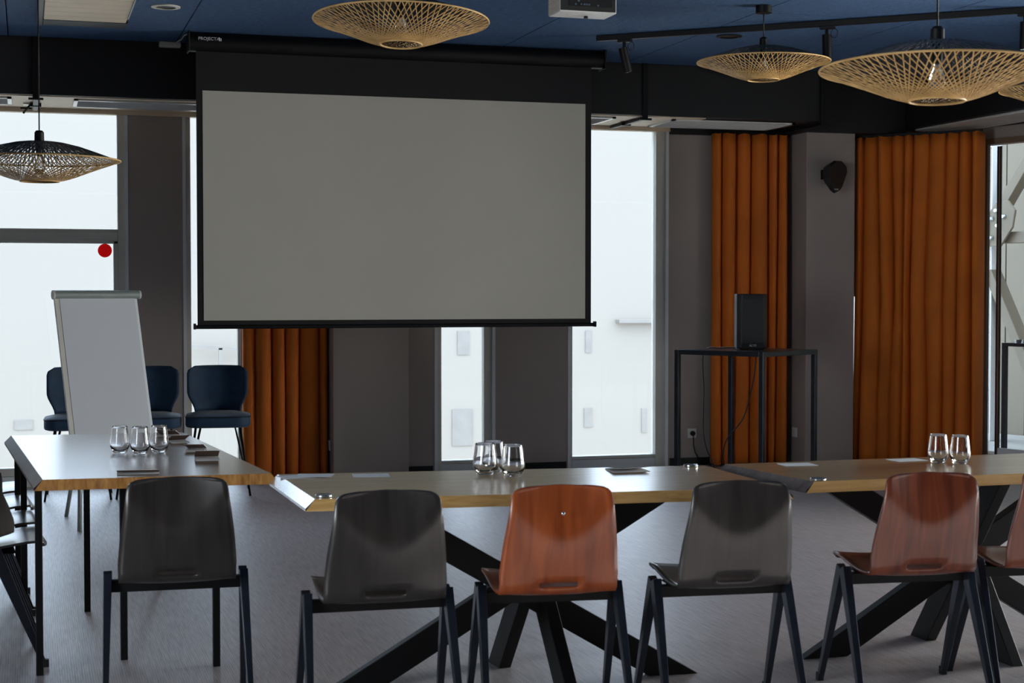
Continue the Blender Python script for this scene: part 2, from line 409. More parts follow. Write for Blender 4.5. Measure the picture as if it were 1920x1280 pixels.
window(4, 4.258, 5.142, 2.83, (4.304, 5.04), 0, 0, 'tall bright window right of the screen')
wx_ = struct(empty('window_5'), 'window mostly hidden behind the large right curtain', 'window')
MB().box(6.8, 6.82, YW + 0.02, YW + 0.12, 0.3, 1.42).box(7.11, 7.15, YW + 0.02, YW + 0.12, 0.3, 1.42).done('window_frame', M_FRAME, wx_)
MB().box(6.82, 7.11, YW + 0.07, YW + 0.08, 0.3, 1.42).done('pane', M_PANE, wx_)

# glazed door in the right wall
dr = struct(empty('door_1'), 'glazed door in the right wall showing cream steelwork', 'door'); dr.location = RW0; dr.rotation_euler = (0, 0, RWROT)
M_BRN = mat('door_frame_brown', (126, 104, 84), 0.5, noise=(4, 0.05))
MB().box(0.45, 3.2, -0.01, 0.1, 2.685, 2.735).done('door_frame', M_BRN, dr, bevel=0.003)
MB().box(0.788, 0.822, -0.004, 0.035, 0.1, 2.685).done('mullion', M_BRN, dr, bevel=0.003)
MB().box(0.905, 0.925, 0.03, 0.05, 0.1, 2.67).done('door_stile', M_CHROME, dr, bevel=0.003)
MB().box(0.895, 0.905, 0.03, 0.048, 0.1, 2.67).done('seal', M_RUBBER, dr)
MB().box(0.925, 0.933, 0.03, 0.048, 0.1, 2.67).done('seal', M_RUBBER, dr)
MB().box(0.933, 3.15, 0.035, 0.045, 0.1, 2.67).done('pane', M_PANE, dr)
MB().box(0.822, 0.895, 0.035, 0.045, 0.1, 2.67).done('pane', M_PANE, dr)
MB().box(0.45, 0.788, 0.035, 0.045, 0.1, 2.685).done('pane', M_PANE, dr)
MB().box(0.933, 3.2, 0.02, 0.06, 0.1, 0.16).done('bottom_rail', M_FRAMEL, dr)
# added windows outside the picture, placed for the light they let in
k = 6
for a, b in LEFT_ADDED_WINDOWS:
    r = struct(empty('window_%d' % k), 'added tall left wall window beside the camera', 'window'); k += 1
    f = MB(); X = LEFT_X - 0.16
    f.box(X, X + 0.08, a, a + 0.07, 0.12, 2.78).box(X, X + 0.08, b - 0.07, b, 0.12, 2.78).box(X, X + 0.08, a, b, 2.71, 2.78).box(X, X + 0.08, a, b, 0.12, 0.19).box(X, X + 0.08, (a + b) / 2 - 0.04, (a + b) / 2 + 0.04, 0.12, 2.78)
    f.done('window_frame', M_FRAME, r); MB().box(X + 0.03, X + 0.04, a, b, 0.12, 2.78).done('pane', M_PANE, r)
for a, b in RIGHT_ADDED_WINDOWS:
    r = struct(empty('window_%d' % k), ('added tall right wall window next to the glazed door' if a < 8 else 'added tall right wall window letting the sun in'), 'window'); k += 1
    r.location = RW0; r.rotation_euler = (0, 0, RWROT)
    f = MB()
    f.box(a, a + 0.07, 0.05, 0.13, 0.1, 2.735).box(b - 0.07, b, 0.05, 0.13, 0.1, 2.735).box(a, b, 0.05, 0.13, 2.67, 2.735).box(a, b, 0.05, 0.13, 0.1, 0.17).box((a + b) / 2 - 0.04, (a + b) / 2 + 0.04, 0.05, 0.13, 0.1, 2.735)
    f.done('window_frame', M_FRAME, r); MB().box(a, b, 0.085, 0.095, 0.1, 2.735).done('pane', M_PANE, r)

# ventilation ducts (boxed) under the ceiling
duct = struct(MB().box(-4.0, 6.17, YB, YW + 0.1, SOFFIT + 0.004, CEIL - 0.001).done('duct_back', M_BLACK, bevel=0.004), 'black boxed duct along the back wall', 'duct')
MB().box(-4.0, 5.15, YB + 0.04, YW, SOFFIT - 0.003, SOFFIT + 0.006).done('soffit_panel', M_BEIGE, duct)
struct(MB().box(6.17, 7.12, 12.02, YW + 0.1, 2.79, CEIL - 0.001).done('duct_corner', M_BLACK, bevel=0.004), 'black boxed duct filling the back right corner', 'duct')
struct(MB().box(7.12, 9.6, 2.0, 12.1, SOFFIT, CEIL - 0.001).done('duct_right', M_BLACK, bevel=0.004), 'black boxed duct along the right wall', 'duct')

def grille(name_label, x0, x1, y0, y1, along='x', z=SOFFIT - 0.004, slat_mat=None):
    g = tag(empty('air_grille', ((x0 + x1) / 2, (y0 + y1) / 2, z)), name_label, 'vent', 'air grilles under the ducts')
    hx, hy = (x1 - x0) / 2, (y1 - y0) / 2
    f = MB(); t = 0.028
    f.box(-hx, hx, -hy, -hy + t, -0.012, 0.0).box(-hx, hx, hy - t, hy, -0.012, 0.0).box(-hx, -hx + t, -hy, hy, -0.012, 0.0).box(hx - t, hx, -hy, hy, -0.012, 0.0)
    f.done('grille_frame', M_GRILLE, g)
    MB().box(-hx + t, hx - t, -hy + t, hy - t, -0.002, 0.001).done('backing', M_SEAM, g)
    sm = None
    span = (hy if along == 'x' else hx) - t
    n = int(2 * span / 0.042)
    for k in range(n):
        c = -span + (k + 0.5) * 2 * span / n
        if sm is None:
            s = MB()
            if along == 'x': s.box(-hx + t, hx - t, -0.004, 0.004, -0.013, -0.003, Matrix.Rotation(0.6, 4, 'X'))
            else: s.box(-0.004, 0.004, -hy + t, hy - t, -0.013, -0.003, Matrix.Rotation(0.6, 4, 'Y'))
            so = s.done('slat', M_GRILLE, g); sm = so.data
        else:
            so = bpy.data.objects.new('slat', sm); COL.objects.link(so); so.parent = g
        so.location = (0, c, 0) if along == 'x' else (c, 0, 0)
    return g
grille('white slatted air grille at the far left edge of the picture', -1.15, -0.088, 11.78, 12.18)
grille('white slatted air grille above the left window and dark pier', 0.335, 1.42, 11.77, 12.2)
grille('white slatted air grille peeking out right of the screen', 3.35, 4.42, 11.77, 12.3)
grille('long white slatted air grille above the right curtain', 4.9, 5.97, 11.78, 12.31)
grille('long white slatted air grille under the right duct', 7.16, 7.60, 10.0, 11.95, along='y')

def strap(x, label, drop=True):
    g = tag(empty('duct_strap', (x, YB, SOFFIT)), label, 'strap', 'black steel straps holding the ducts')
    MB().box(-0.022, 0.022, -0.02, 0, -0.02, CEIL - SOFFIT - 0.002).done('upright', M_BLACKM, g, bevel=0.003)
    MB().box(-0.018, 0.018, -0.02, YW - YB - 0.06, -0.03, -0.008).done('arm', M_BLACKM, g, bevel=0.003)
    MB().box(-0.05, 0.05, -0.025, 0.0, -0.035, -0.02).done('clamp', M_BLACKM, g); MB().box(-0.04, 0.04, 0.40, 0.44, -0.036, -0.008).done('clamp', M_BLACKM, g)
strap(0.075, 'black duct strap beside the left pendant cord')
strap(4.615, 'black duct strap right of the projection screen')
strap(6.15, 'black duct strap at the end of the back duct')
# small window bracket under the left duct
br = tag(empty('blind_bracket', (0.02, 12.15, SOFFIT - 0.003)), 'small metal blind bracket under the left duct', 'bracket')
MB().box(-0.03, 0.03, -0.03, 0.03, -0.012, 0).done('plate', M_CHROME, br)
MB().bar((0.02, 0, -0.01), (-0.03, 0.03, -0.07), 0.012, 0.012).bar((-0.05, 0.02, -0.035), (0.03, 0.02, -0.035), 0.012, 0.012).done('arm', M_BLACKM, br)

# ------------------------------------------------------------------ outside
fac = MB()
FY = 45.0; FK = FY / 22.0
def fz(z): return 1.47 + (z - 1.47) * FK
fac.box(-30, 80, FY, FY + 10, -6, 6.6)
fo = struct(fac.done('facade_opposite', M_FACADE), 'sunlit white building seen through the windows', 'building')
def fwin(x0, x1, z0, z1, name='facade_window'):
    MB().box(x0 * FK, x1 * FK, FY - 0.03, FY + 0.02, fz(z0), fz(z1)).done(name, M_FACWIN, fo)
for r_ in ((-0.17, 0.07, -0.36, -0.23), (5.78, 6.08, -0.74, -0.22), (5.86, 6.04, 0.56, 0.9), (7.79, 7.88, 0.57, 0.89), (7.77, 7.9, -0.52, -0.24), (8.67, 8.75, -0.62, -0.26)):
    fwin(*r_)
MB().box(16.9, 24, FY - 0.3, FY, fz(1.0), fz(1.05)).done('ledge', M_FACWIN, fo)
MB().bar((4.1, FY - 0.5, fz(0.74)), (9.0, FY - 0.5, fz(0.55)), 0.1, 0.1).bar((5.1, FY - 0.5, fz(0.70)), (5.1, FY - 0.5, fz(0.3)), 0.1, 0.1).done('railing', M_FACWIN, fo)
struct(MB().box(-60, 100, 12.8, 80, -6.2, -6).done('ground', M_GROUND), 'paved ground outside', 'ground')

# cream steel annex outside the right wall, lengthened out of view to block sun
ax = struct(empty('annex_wall'), 'cream clad wall with steel bracing outside the door', 'wall'); ax.location = RW0; ax.rotation_euler = (0, 0, RWROT)
for i in range(44):
    MB().box(-2.6 + i * 0.25, -2.6 + i * 0.25 + 0.235, 2.6, 2.64, -0.3, 4.2).done('cladding_board', M_CREAM, ax)
MB().box(-2.8, 8.5, 2.64, 2.72, -0.4, 4.2).done('backing', M_CREAM, ax)
td = struct(MB().box(-2.8, 8.5, 0.3, 2.58, -0.25, 0.0).done('floor_terrace', M_GROUND), 'terrace deck outside the glazed door', 'floor'); td.location = RW0; td.rotation_euler = (0, 0, RWROT)
st = tag(empty('steel_bracing'), 'cream riveted steel bracing behind the glass door', 'truss'); st.location = RW0; st.rotation_euler = (0, 0, RWROT)
yb_ = 1.9
MB().bar((-0.70, yb_, 2.10), (0.35, yb_, 3.56), 0.1, 0.13, up=(0, 1, 0)).done('diagonal', M_CREAM, st, bevel=0.006)
MB().bar((-0.70, yb_, 1.66), (0.20, yb_, -0.08), 0.1, 0.15, up=(0, 1, 0)).done('diagonal', M_CREAM, st, bevel=0.006)
MB().box(-0.652, 2.5, yb_ - 0.06, yb_ + 0.06, 1.93, 2.04).done('cross_beam', M_CREAM, st, bevel=0.006)
MB().box(-0.755, -0.652, yb_ - 0.07, yb_ + 0.07, 0.0, 4.2).done('post', M_FRAMEL, st, bevel=0.006)
MB().prism([(-0.70, 1.90), (-0.50, 1.90), (-0.36, 2.08), (-0.33, 2.24), (-0.42, 2.34), (-0.56, 2.32), (-0.70, 2.16)], yb_ - 0.13, yb_ - 0.10).done('gusset_plate', M_CREAM, st, bevel=0.004)
bm_ = None
for bx, bz in ((-0.545, 2.245), (-0.455, 2.185), (-0.60, 2.17), (-0.525, 2.10), (-0.60, 1.985)):
    if bm_ is None:
        b0 = MB().lathe([(0.0, 0.03), (0.016, 0.03), (0.024, 0.012), (0.026, 0)], 8).done('bolt', M_CHROME, st, smooth=False); bm_ = b0.data
    else:
        b0 = bpy.data.objects.new('bolt', bm_); COL.objects.link(b0); b0.parent = st
    b0.location = (bx, yb_ - 0.13, bz); b0.rotation_euler = (PI / 2, 0, 0)
tt = tag(empty('terrace_table'), 'grey steel high table standing outside the glass door', 'table'); tt.location = RW0; tt.rotation_euler = (0, 0, RWROT)
for x, y in ((0.20, 1.0), (0.95, 1.0), (0.20, 1.6), (0.95, 1.6)):
    MB().box(x - 0.02, x + 0.02, y - 0.02, y + 0.02, 0, 0.97).done('leg', M_STEEL, tt)
MB().box(0.18, 0.97, 0.98, 1.62, 0.97, 1.0).done('tabletop', M_STEEL, tt)
at_ = MB().lathe([(0, 0), (0.045, 0), (0.048, 0.03), (0.04, 0.03), (0.038, 0.008), (0, 0.008)], 24).done('ashtray', M_CHROME, smooth=True, sharp=0.6)
at_.location = RW0 + RWS * 0.285 - RWN * 1.10 + Vector((0, 0, 1.0)); tag(at_, 'small round metal ashtray on the terrace table', 'ashtray')

# ------------------------------------------------------------------ curtains
def curtain(name, label, p0, p1, z0, z1, pleats, amp, seed, flare=0.0, gather=None):
    rnd = random.Random(seed)
    p0 = Vector((*p0, 0)); p1 = Vector((*p1, 0)); d = (p1 - p0); L = d.length; d.normalize(); n = Vector((d.y, -d.x, 0))
    K = 16; nu = pleats * K; nv = 24
    wid = [rnd.uniform(0.55, 1.6) for _ in range(pleats)]; tot = sum(wid); edges = [0]
    for w_ in wid: edges.append(edges[-1] + w_ / tot)
    am = [rnd.uniform(0.55, 1.25) for _ in range(pleats)]
    lean = [rnd.uniform(-0.35, 0.35) for _ in range(pleats)]
    drift = [0] + [rnd.uniform(-1, 1) * 0.22 / pleats for _ in range(pleats - 1)] + [0]
    ph = [rnd.uniform(0, 6) for _ in range(pleats)]
    P = []
    for j in range(nv + 1):
        t = j / nv; z = z1 + (z0 - z1) * t
        row = []
        for i in range(nu + 1):
            k = min(pleats - 1, i // K); f = (i - k * K) / K
            e0 = edges[k] + drift[k] * t; e1 = edges[k + 1] + drift[k + 1] * t
            # broad rounded ridge, deep narrow valley, cloth folding back on itself
            g = f + 0.10 * math.sin(2 * PI * f) * -1 + lean[k] * 0.22 * math.sin(PI * f) ** 2
            s = e0 + (e1 - e0) * g
            a = amp * am[k] * (0.85 + 0.3 * math.sin(2.2 * t + ph[k]))
            off = a * (2 * math.sin(PI * f) ** 0.75 - 1.0)
            if gather:
                gs, gz, gw = gather
                up = smooth01(t / gz) if t < gz else max(0.0, 1 - (t - gz) / 0.3)
                q = math.exp(-((s - gs) / gw) ** 2)
                s += (gs - s) * 0.35 * q * up
                if t > gz * 0.8: off *= 1 - 0.75 * math.exp(-((s - gs + 0.16) / 0.15) ** 2) * smooth01((t - gz * 0.8) / 0.3)
            s2 = s - flare * t * t * (1 - s)
            p = p0 + d * (L * s2) + n * off
            row.append(Vector((p.x, p.y, z + 0.004 * math.sin(i * 0.7))))
        P.append(row)
    root = tag(empty(name, ((p0 + p1) / 2)), label, 'curtain', 'rust orange curtains')
    c = MB().grid(P).done('cloth', M_CURTAIN, None, smooth=True)
    c.parent = root; c.matrix_parent_inverse = Matrix.Translation(-root.location)
    so = c.modifiers.new('thickness', 'SOLIDIFY'); so.thickness = 0.004
    rl = MB().bar(p0 + Vector((0, 0, z1 + 0.012)) , p1 + Vector((0, 0, z1 + 0.012)), 0.03, 0.02).done('curtain_rail', M_BLACKM)
    rl.parent = root; rl.matrix_parent_inverse = Matrix.Translation(-root.location)
    return root
curtain('curtain', 'rust orange curtain hanging below the screen beside the teal chairs', (1.585, 12.33), (2.235, 12.33), 0.015, 2.79, 6, 0.07, 3)
curtain('curtain', 'rust orange curtain hanging behind the black loudspeaker', (5.50, 12.33), (6.17, 12.33), 0.015, 2.78, 6, 0.07, 14)
curtain('curtain', 'large rust orange curtain in the right corner by the glass door', (6.775, 12.24), (7.46, 11.40), 0.015, 2.765, 10, 0.075, 21, flare=0.02, gather=(0.42, 0.5, 0.2))

# ------------------------------------------------------------------ projection screen
SY = 11.12; k_ = SY / 11.5
sx0, sx1 = 1.159 * k_, 4.117 * k_
def zz(z): return 1.47 + (z - 1.47) * k_
ps = tag(empty('projection_screen', ((sx0 + sx1) / 2, SY, zz(1.21))), 'large white projection screen with black border hanging from the ceiling', 'screen')
def P_(o): o.parent = ps; o.matrix_parent_inverse = Matrix.Translation(-ps.location); return o
wx0, wx1, wz0, wz1 = 1.203 * k_, 4.069 * k_, zz(1.259), zz(2.884)
P_(MB().box(sx0, sx1, SY, SY + 0.004, zz(1.225), zz(3.18)).done('black_border', M_SCREENB))
P_(MB().box(wx0, wx1, SY - 0.003, SY, wz0, wz1).done('white_fabric', M_SCREEN))
cx0, cx1 = 1.103 * k_, 4.217 * k_
zc = (zz(3.29) + zz(3.155)) / 2; rc = 0.066
cas = P_(MB().tube([(cx0, SY + 0.02, zc), (cx1, SY + 0.02, zc)], rc, 24).done('screen_case', M_BLACKM, smooth=True, sharp=0.7))
P_(MB().box(cx0 - 0.004, cx0 + 0.01, SY - 0.055, SY + 0.09, zc - 0.07, CEIL - 0.002).box(cx1 - 0.01, cx1 + 0.004, SY - 0.055, SY + 0.09, zc - 0.07, CEIL - 0.002).done('end_cap', M_BLACKM, bevel=0.004))
P_(MB().tube([(1.139 * k_, SY, zz(1.213)), (4.152 * k_, SY, zz(1.213))], 0.014, 12).done('bottom_bar', M_BLACKM, smooth=True, sharp=0.7))
for x in (1.139 * k_, 4.148 * k_):
    P_(MB().box(x - 0.008, x + 0.008, SY - 0.02, SY + 0.02, zz(1.196), zz(1.238)).done('bar_end', M_BLACKM, bevel=0.003))
M_LETTER = mat('white_lettering', (225, 225, 225), 0.6, noise=(30, 0.02))
sub(text('brand_lettering', 'PROJECTA', 0.031, M_LETTER, ps, (1.245 * k_, SY + 0.02 - rc - 0.001, zc + 0.018), (PI / 2 - 0.2, 0, 0)), cas)
P_(MB().box(1.318 * k_ - 0.004, 1.318 * k_ + 0.004, SY - 0.049, SY - 0.045, zc + 0.006, zc + 0.03).box(1.318 * k_ + 0.008, 1.318 * k_ + 0.014, SY - 0.049, SY - 0.045, zc + 0.006, zc + 0.024).done('brand_mark', M_LETTER))
# junction box with cable beside the case
jb = tag(empty('cable_box', (0.99, YB - 0.04, CEIL - 0.02)), 'small grey cable box at the left end of the screen case', 'box')
MB().box(-0.075, 0.075, -0.03, 0.035, -0.02, 0.018).done('housing', M_FRAME, jb, bevel=0.008)
MB().tube([(0.04, -0.02, 0.012), (0.06, -0.2, 0.008), (0.065, -0.36, 0.012), (0.075, -0.5, 0.0)], 0.005, 6).done('cable', M_WHITE, jb, smooth=True)

# ------------------------------------------------------------------ ceiling fittings
cs = tag(empty('ceiling_cassette', (0.38, 10.35, CEIL)), 'beige ceiling air unit panel in a black frame', 'air unit')
MB().box(-0.30, 0.268, -0.62, 0.60, -0.012, 0.0).box(-0.30, -0.262, -0.62, 0.6, -0.034, -0.012).box(-0.262, 0.268, 0.39, 0.6, -0.03, -0.012).done('frame', M_BLACKM, cs, bevel=0.004)
for i in range(6):
    MB().box(-0.26, 0.255, -0.6 + i * 0.163, -0.6 + i * 0.163 + 0.16, -0.03, -0.012).done('louvre', M_BEIGE, cs, bevel=0.006)
MB().box(0.256, 0.262, -0.6, 0.2, -0.034, -0.012).box(-0.2, 0.2, 0.6, 0.606, -0.02, 0.0).done('trim', M_GRILLE, cs)
for (x, y), lab in (((0.845, 10.2), 'round recessed downlight left of the screen case'), ((4.68, 10.24), 'round recessed downlight beyond the light track')):
    g = tag(empty('downlight', (x, y, CEIL)), lab, 'downlight', 'recessed ceiling downlights')
    MB().lathe([(0.062, 0), (0.09, 0), (0.09, -0.006), (0.062, -0.008)], 32, close=True).done('ring', M_FRAME if x < 2 else M_BLACKM, g, smooth=True, sharp=0.6)
    MB().lathe([(0, -0.0015), (0.062, -0.0015), (0.062, -0.006)], 32).done('recess', M_RUBBER, g)
# light track and spots
T0 = Vector((3.80, 10.50, 0)); T1 = Vector((6.6, 8.13, 0)); TD = (T1 - T0).normalized()
track = tag(MB().bar(T0 + Vector((0, 0, CEIL - 0.02)), T1 + Vector((0, 0, CEIL - 0.02)), 0.035, 0.036).done('light_track', M_BLACKM, bevel=0.002), 'long black light track across the blue ceiling', 'track')
def spot(s, label, aim, up=0.0):
    p = T0 + TD * s; z = CEIL - 0.037
    g = tag(empty('track_spotlight', (p.x, p.y, z)), label, 'spotlight', 'black spotlights on the ceiling track')
    R = Matrix.Rotation(math.atan2(TD.y, TD.x), 4, 'Z')
    MB().box(-0.045, 0.055, -0.016, 0.016, -0.02, 0.0, R).done('adapter', M_BLACKM, g, bevel=0.003)
    MB().tube([(0, 0, -0.02), (0, 0, -0.09)], 0.011, 10).done('stem', M_BLACKM, g, smooth=True, sharp=0.7)
    a = Vector(aim).normalized(); c = Vector((0, 0, -0.085)) + Vector((-a.y, a.x, 0)) * 0.02
    head = MB().tube([c - a * 0.03, c + a * 0.14], 0.03, 20).done('lamp_head', M_BLACKM, g, smooth=True, sharp=0.7)
    MB().tube([c + a * 0.1395, c + a * 0.142], 0.024, 20).done('lens', M_CHROME, head, smooth=True, sharp=0.7)
    cb = [Vector((0.05 * TD.x, 0.05 * TD.y, -0.02)) + Vector((TD.x, TD.y, 0)) * (0.022 * math.sin(t)) + Vector((0, 0, -0.03 + 0.03 * math.cos(t))) for t in [i * 2 * PI / 12 for i in range(13)]]
    MB().tube(cb, 0.0025, 6, caps=False).done('cable_loop', M_CABLE, g, smooth=True)
spot(0.20, 'tilted black spotlight at the near end of the track by the screen', (0.28, 0.1, -0.95))
spot(1.60, 'black spotlight hanging straight down between the two right pendants', (0.03, 0.0, -1))
spot(2.84, 'black spotlight on the track above the largest pendant', (-0.03, 0.0, -1))
# projector
pj = tag(empty('projector', (3.2, 9.1, 3.117)), 'white ceiling projector with its connector panel facing the room', 'projector')
MB().box(-0.18, 0.18, -0.105, 0.105, 0, 0.10).done('housing', M_WHITE, pj, bevel=0.006)
MB().box(-0.172, 0.172, -0.108, -0.10, 0.008, 0.095).done('connector_panel', mat('projector_panel', (46, 45, 44), 0.5, noise=(20, 0.1)), pj)
MB().box(-0.12, 0.15, -0.110, -0.107, 0.034, 0.09).done('port_field', M_RUBBER, pj)
for px, pz in ((-0.08, 0.045), (-0.045, 0.046), (-0.025, 0.046), (-0.01, 0.046), (0.005, 0.046), (0.06, 0.042), (-0.06, 0.066)):
    MB().box(px - 0.006, px + 0.006, -0.112, -0.1095, pz - 0.005, pz + 0.005).done('port', M_CHROME, pj)
for i in range(7):
    MB().box(-0.184, -0.179, -0.095 + 0.0, 0.09, 0.012 + i * 0.012, 0.017 + i * 0.012).done('vent_slat', M_BEIGE, pj)
MB().lathe([(0, -0.012), (0.014, -0.012), (0.012, 0.0)], 12, (0.03, 0.02, 0)).done('foot', M_RUBBER, pj)
MB().box(-0.1, -0.02, -0.02, 0.0, -0.0015, 0.0).box(0.0, 0.06, -0.06, -0.045, -0.0015, 0.0).done('rating_plate', M_FRAME, pj)
MB().box(-0.03, 0.03, -0.03, 0.03, 0.10, CEIL - 3.117).done('ceiling_mount', M_WHITE, pj)

# ------------------------------------------------------------------ woven pendant lamps
LR = 0.41
LOWER = [(0.236, -0.262), (0.33, -0.245), (0.45, -0.205), (0.6, -0.145), (0.72, -0.10), (0.87, -0.045), (1.0, 0.0)]
UPPER = [(0.06, 0.24), (0.28, 0.222), (0.5, 0.17), (0.75, 0.085), (0.9, 0.03), (1.0, 0.006)]
def weave(prof, r_in, n, wd, th, jit, seed, r_out=1.0):
    rnd = random.Random(seed); mb = MB(); segs = 20
    half = math.sqrt(r_out ** 2 - r_in ** 2)
    for k in range(n):
        a = 2 * PI * k / n + rnd.uniform(-jit, jit)
        ux, uy = math.cos(a), math.sin(a); tx, ty = -uy, ux
        rings = []
        lift = (k % 2) * th * 0.8
        for i in range(segs + 1):
            s = -half + 2 * half * i / segs
            x = ux * r_in + tx * s; y = uy * r_in + ty * s
            r = math.hypot(x, y); z = interp(prof, r)
            # slope for the ribbon's normal
            dz = (interp(prof, min(1, r + 0.02)) - interp(prof, max(prof[0][0], r - 0.02))) / 0.04
            nrm = Vector((-dz * x / r, -dz * y / r, 1)).normalized()
            p = Vector((x, y, z)) * LR + nrm * lift
            side = Vector((ux, uy, 0)); side = (side - nrm * side.dot(nrm)).normalized() * wd / 2
            rings.append([mb.bm.verts.new(q) for q in (p - side, p + side, p + side + nrm * th, p - side + nrm * th)])
        for A, B in zip(rings, rings[1:]):
            for i in range(4): mb.bm.faces.new([A[i], A[(i + 1) % 4], B[(i + 1) % 4], B[i]])
    return mb
def torus(mb, R, r, z, n=64, m=6):
    P = [[Vector(((R + r * math.cos(2 * PI * j / m)) * math.cos(2 * PI * i / n), (R + r * math.cos(2 * PI * j / m)) * math.sin(2 * PI * i / n), z + r * math.sin(2 * PI * j / m))) for j in range(m)] for i in range(n + 1)]
    return mb.grid(P, closed_u=True)
def make_pendant():
    root = empty('pendant_lamp')
    weave(LOWER, 0.24, 80, 0.0046, 0.0016, 0.012, 1).done('lower_shade', M_BAMBOO, root)
    weave(UPPER, 0.10, 104, 0.0062, 0.0016, 0.012, 2).done('upper_shade', M_BAMBOOB, root)
    torus(torus(MB(), LR, 0.0045, 0.002), LR * 0.236, 0.005, LR * -0.262).done('rim', M_BAMBOO, root, smooth=True)
    MB().lathe([(0, 0.155), (0.016, 0.155), (0.024, 0.145), (0.025, 0.095), (0.03, 0.09), (0.0, 0.09)], 20).done('lamp_cap', M_BLACKM, root, smooth=True, sharp=0.6)
    MB().lathe([(0, 0.02), (0.017, 0.024), (0.02, 0.09), (0, 0.09)], 16).done('socket', M_BLACKM, root, smooth=True, sharp=0.6)
    MB().lathe([(0.0, -0.075), (0.02, -0.07), (0.03, -0.045), (0.026, -0.015), (0.014, 0.01), (0.013, 0.022)], 20).done('bulb', M_TUMBLER, root, smooth=True)
    return root
pend0 = make_pendant()
PENDS = [pend0] + [copy_tree(pend0) for _ in range(4)]
def pendant(i, x, y, z, label, tilt=(0, 0), rz=0, scale=1.0):
    o = PENDS[i]
    o.location = (x, y, z); o.rotation_euler = (tilt[0], tilt[1], rz); o.scale = (scale,) * 3
    tag(o, label, 'pendant', 'woven bamboo pendant lamps')
    inv = o.rotation_euler.to_matrix().to_4x4().inverted()
    top = inv @ Vector((0, 0, CEIL - 0.002 - z)); base = Vector((0, 0, 0.15))
    c = MB().tube([base, top], 0.0035, 8).done('cord', M_CABLE, o, smooth=True)
    cn = MB().lathe([(0, 0), (0.05, 0), (0.05, -0.045), (0.0, -0.05)], 24).done('ceiling_rose', M_BLACKM, o, smooth=True, sharp=0.6)
    cn.location = top; cn.rotation_euler = inv.to_euler()
pendant(0, 1.688, 7.35, 2.728, 'woven bamboo pendant hanging in front of the screen case', (math.radians(-2.6), math.radians(1.5)))
pendant(1, 4.387, 9.09, 2.885, 'smaller looking woven bamboo pendant near the end of the light track', rz=1)
pendant(2, 3.095, 5.015, 2.25, 'largest looking woven bamboo pendant at the upper right', (math.radians(1.2), math.radians(0.6)), rz=2)
pendant(3, 0.071, 8.679, 2.145, 'dark backlit woven pendant in front of the left window', rz=3)
pendant(4, 5.66, 7.74, 2.60, 'woven bamboo pendant just peeking in at the right edge', rz=4)

# ------------------------------------------------------------------ conference tables
def table_top(root, TL, mtop, medge, mbev, th=0.042, ext=0.032, seed=0):
    """TL = near-left, near-right, far-right, far-left (world XY) relative to root; the short ends slope outwards"""
    rnd = random.Random(seed)
    NL, NR, FR, FL = [Vector((*p, 0)) for p in TL]
    zt = 0.76; zb = zt - th
    n = 22
    def edge(a, b, wob):
        return [a + (b - a) * (i / n) + ((b - a).orthogonal().normalized() * 0 if i in (0, n) else Vector((0, rnd.uniform(-wob, wob), 0))) for i in range(n + 1)]
    near = edge(NL, NR, 0.003); far = edge(FL, FR, 0.003)
    dn = (NR - NL).normalized(); df = (FR - FL).normalized()
    # top slab
    mb = MB(); V = lambda p, z: mb.bm.verts.new((p.x, p.y, z))
    tn = [V(p, zt) for p in near]; tf = [V(p, zt) for p in far]
    for i in range(n): mb.bm.faces.new([tn[i], tn[i + 1], tf[i + 1], tf[i]])
    bnL = NL - dn * ext; bfL = FL - df * ext; bnR = NR + dn * ext; bfR = FR + df * ext
    bn = [V(p, zb) for p in [bnL] + near[1:-1] + [bnR]]; bf = [V(p, zb) for p in [bfL] + far[1:-1] + [bfR]]
    for i in range(n): mb.bm.faces.new([bn[i + 1], bn[i], bf[i], bf[i + 1]])
    mb.done('tabletop', mtop, root, normals=False)
    # long edges
    for E0, L, R_ in ((near, bnL, bnR), (far, bfL, bfR)):
        me = MB(); V = lambda p, z: me.bm.verts.new((p.x, p.y, z))
        a = [V(p, zt) for p in E0]; b = [V(p, zb) for p in [L] + E0[1:-1] + [R_]]
        for i in range(n):
            f = [a[i], b[i], b[i + 1], a[i + 1]]
            me.bm.faces.new(f if E0 is near else f[::-1])
        me.done('edge_band', medge, root, normals=False)
    # sloping ends
    for a, b, c, d, flip in ((NL, FL, bfL, bnL, False), (NR, FR, bfR, bnR, True)):
        mv = MB(); zl = zb + 0.010
        q = [mv.bm.verts.new((a.x, a.y, zt)), mv.bm.verts.new((b.x, b.y, zt)), mv.bm.verts.new((c.x, c.y, zl)), mv.bm.verts.new((d.x, d.y, zl)), mv.bm.verts.new((c.x, c.y, zb)), mv.bm.verts.new((d.x, d.y, zb))]
        mv.bm.faces.new(q[:4]); mv.bm.faces.new([q[3], q[2], q[4], q[5]])
        mv.done('bevelled_end', mbev, root)
def rel(pts, c): return [(p[0] - c[0], p[1] - c[1]) for p in pts]
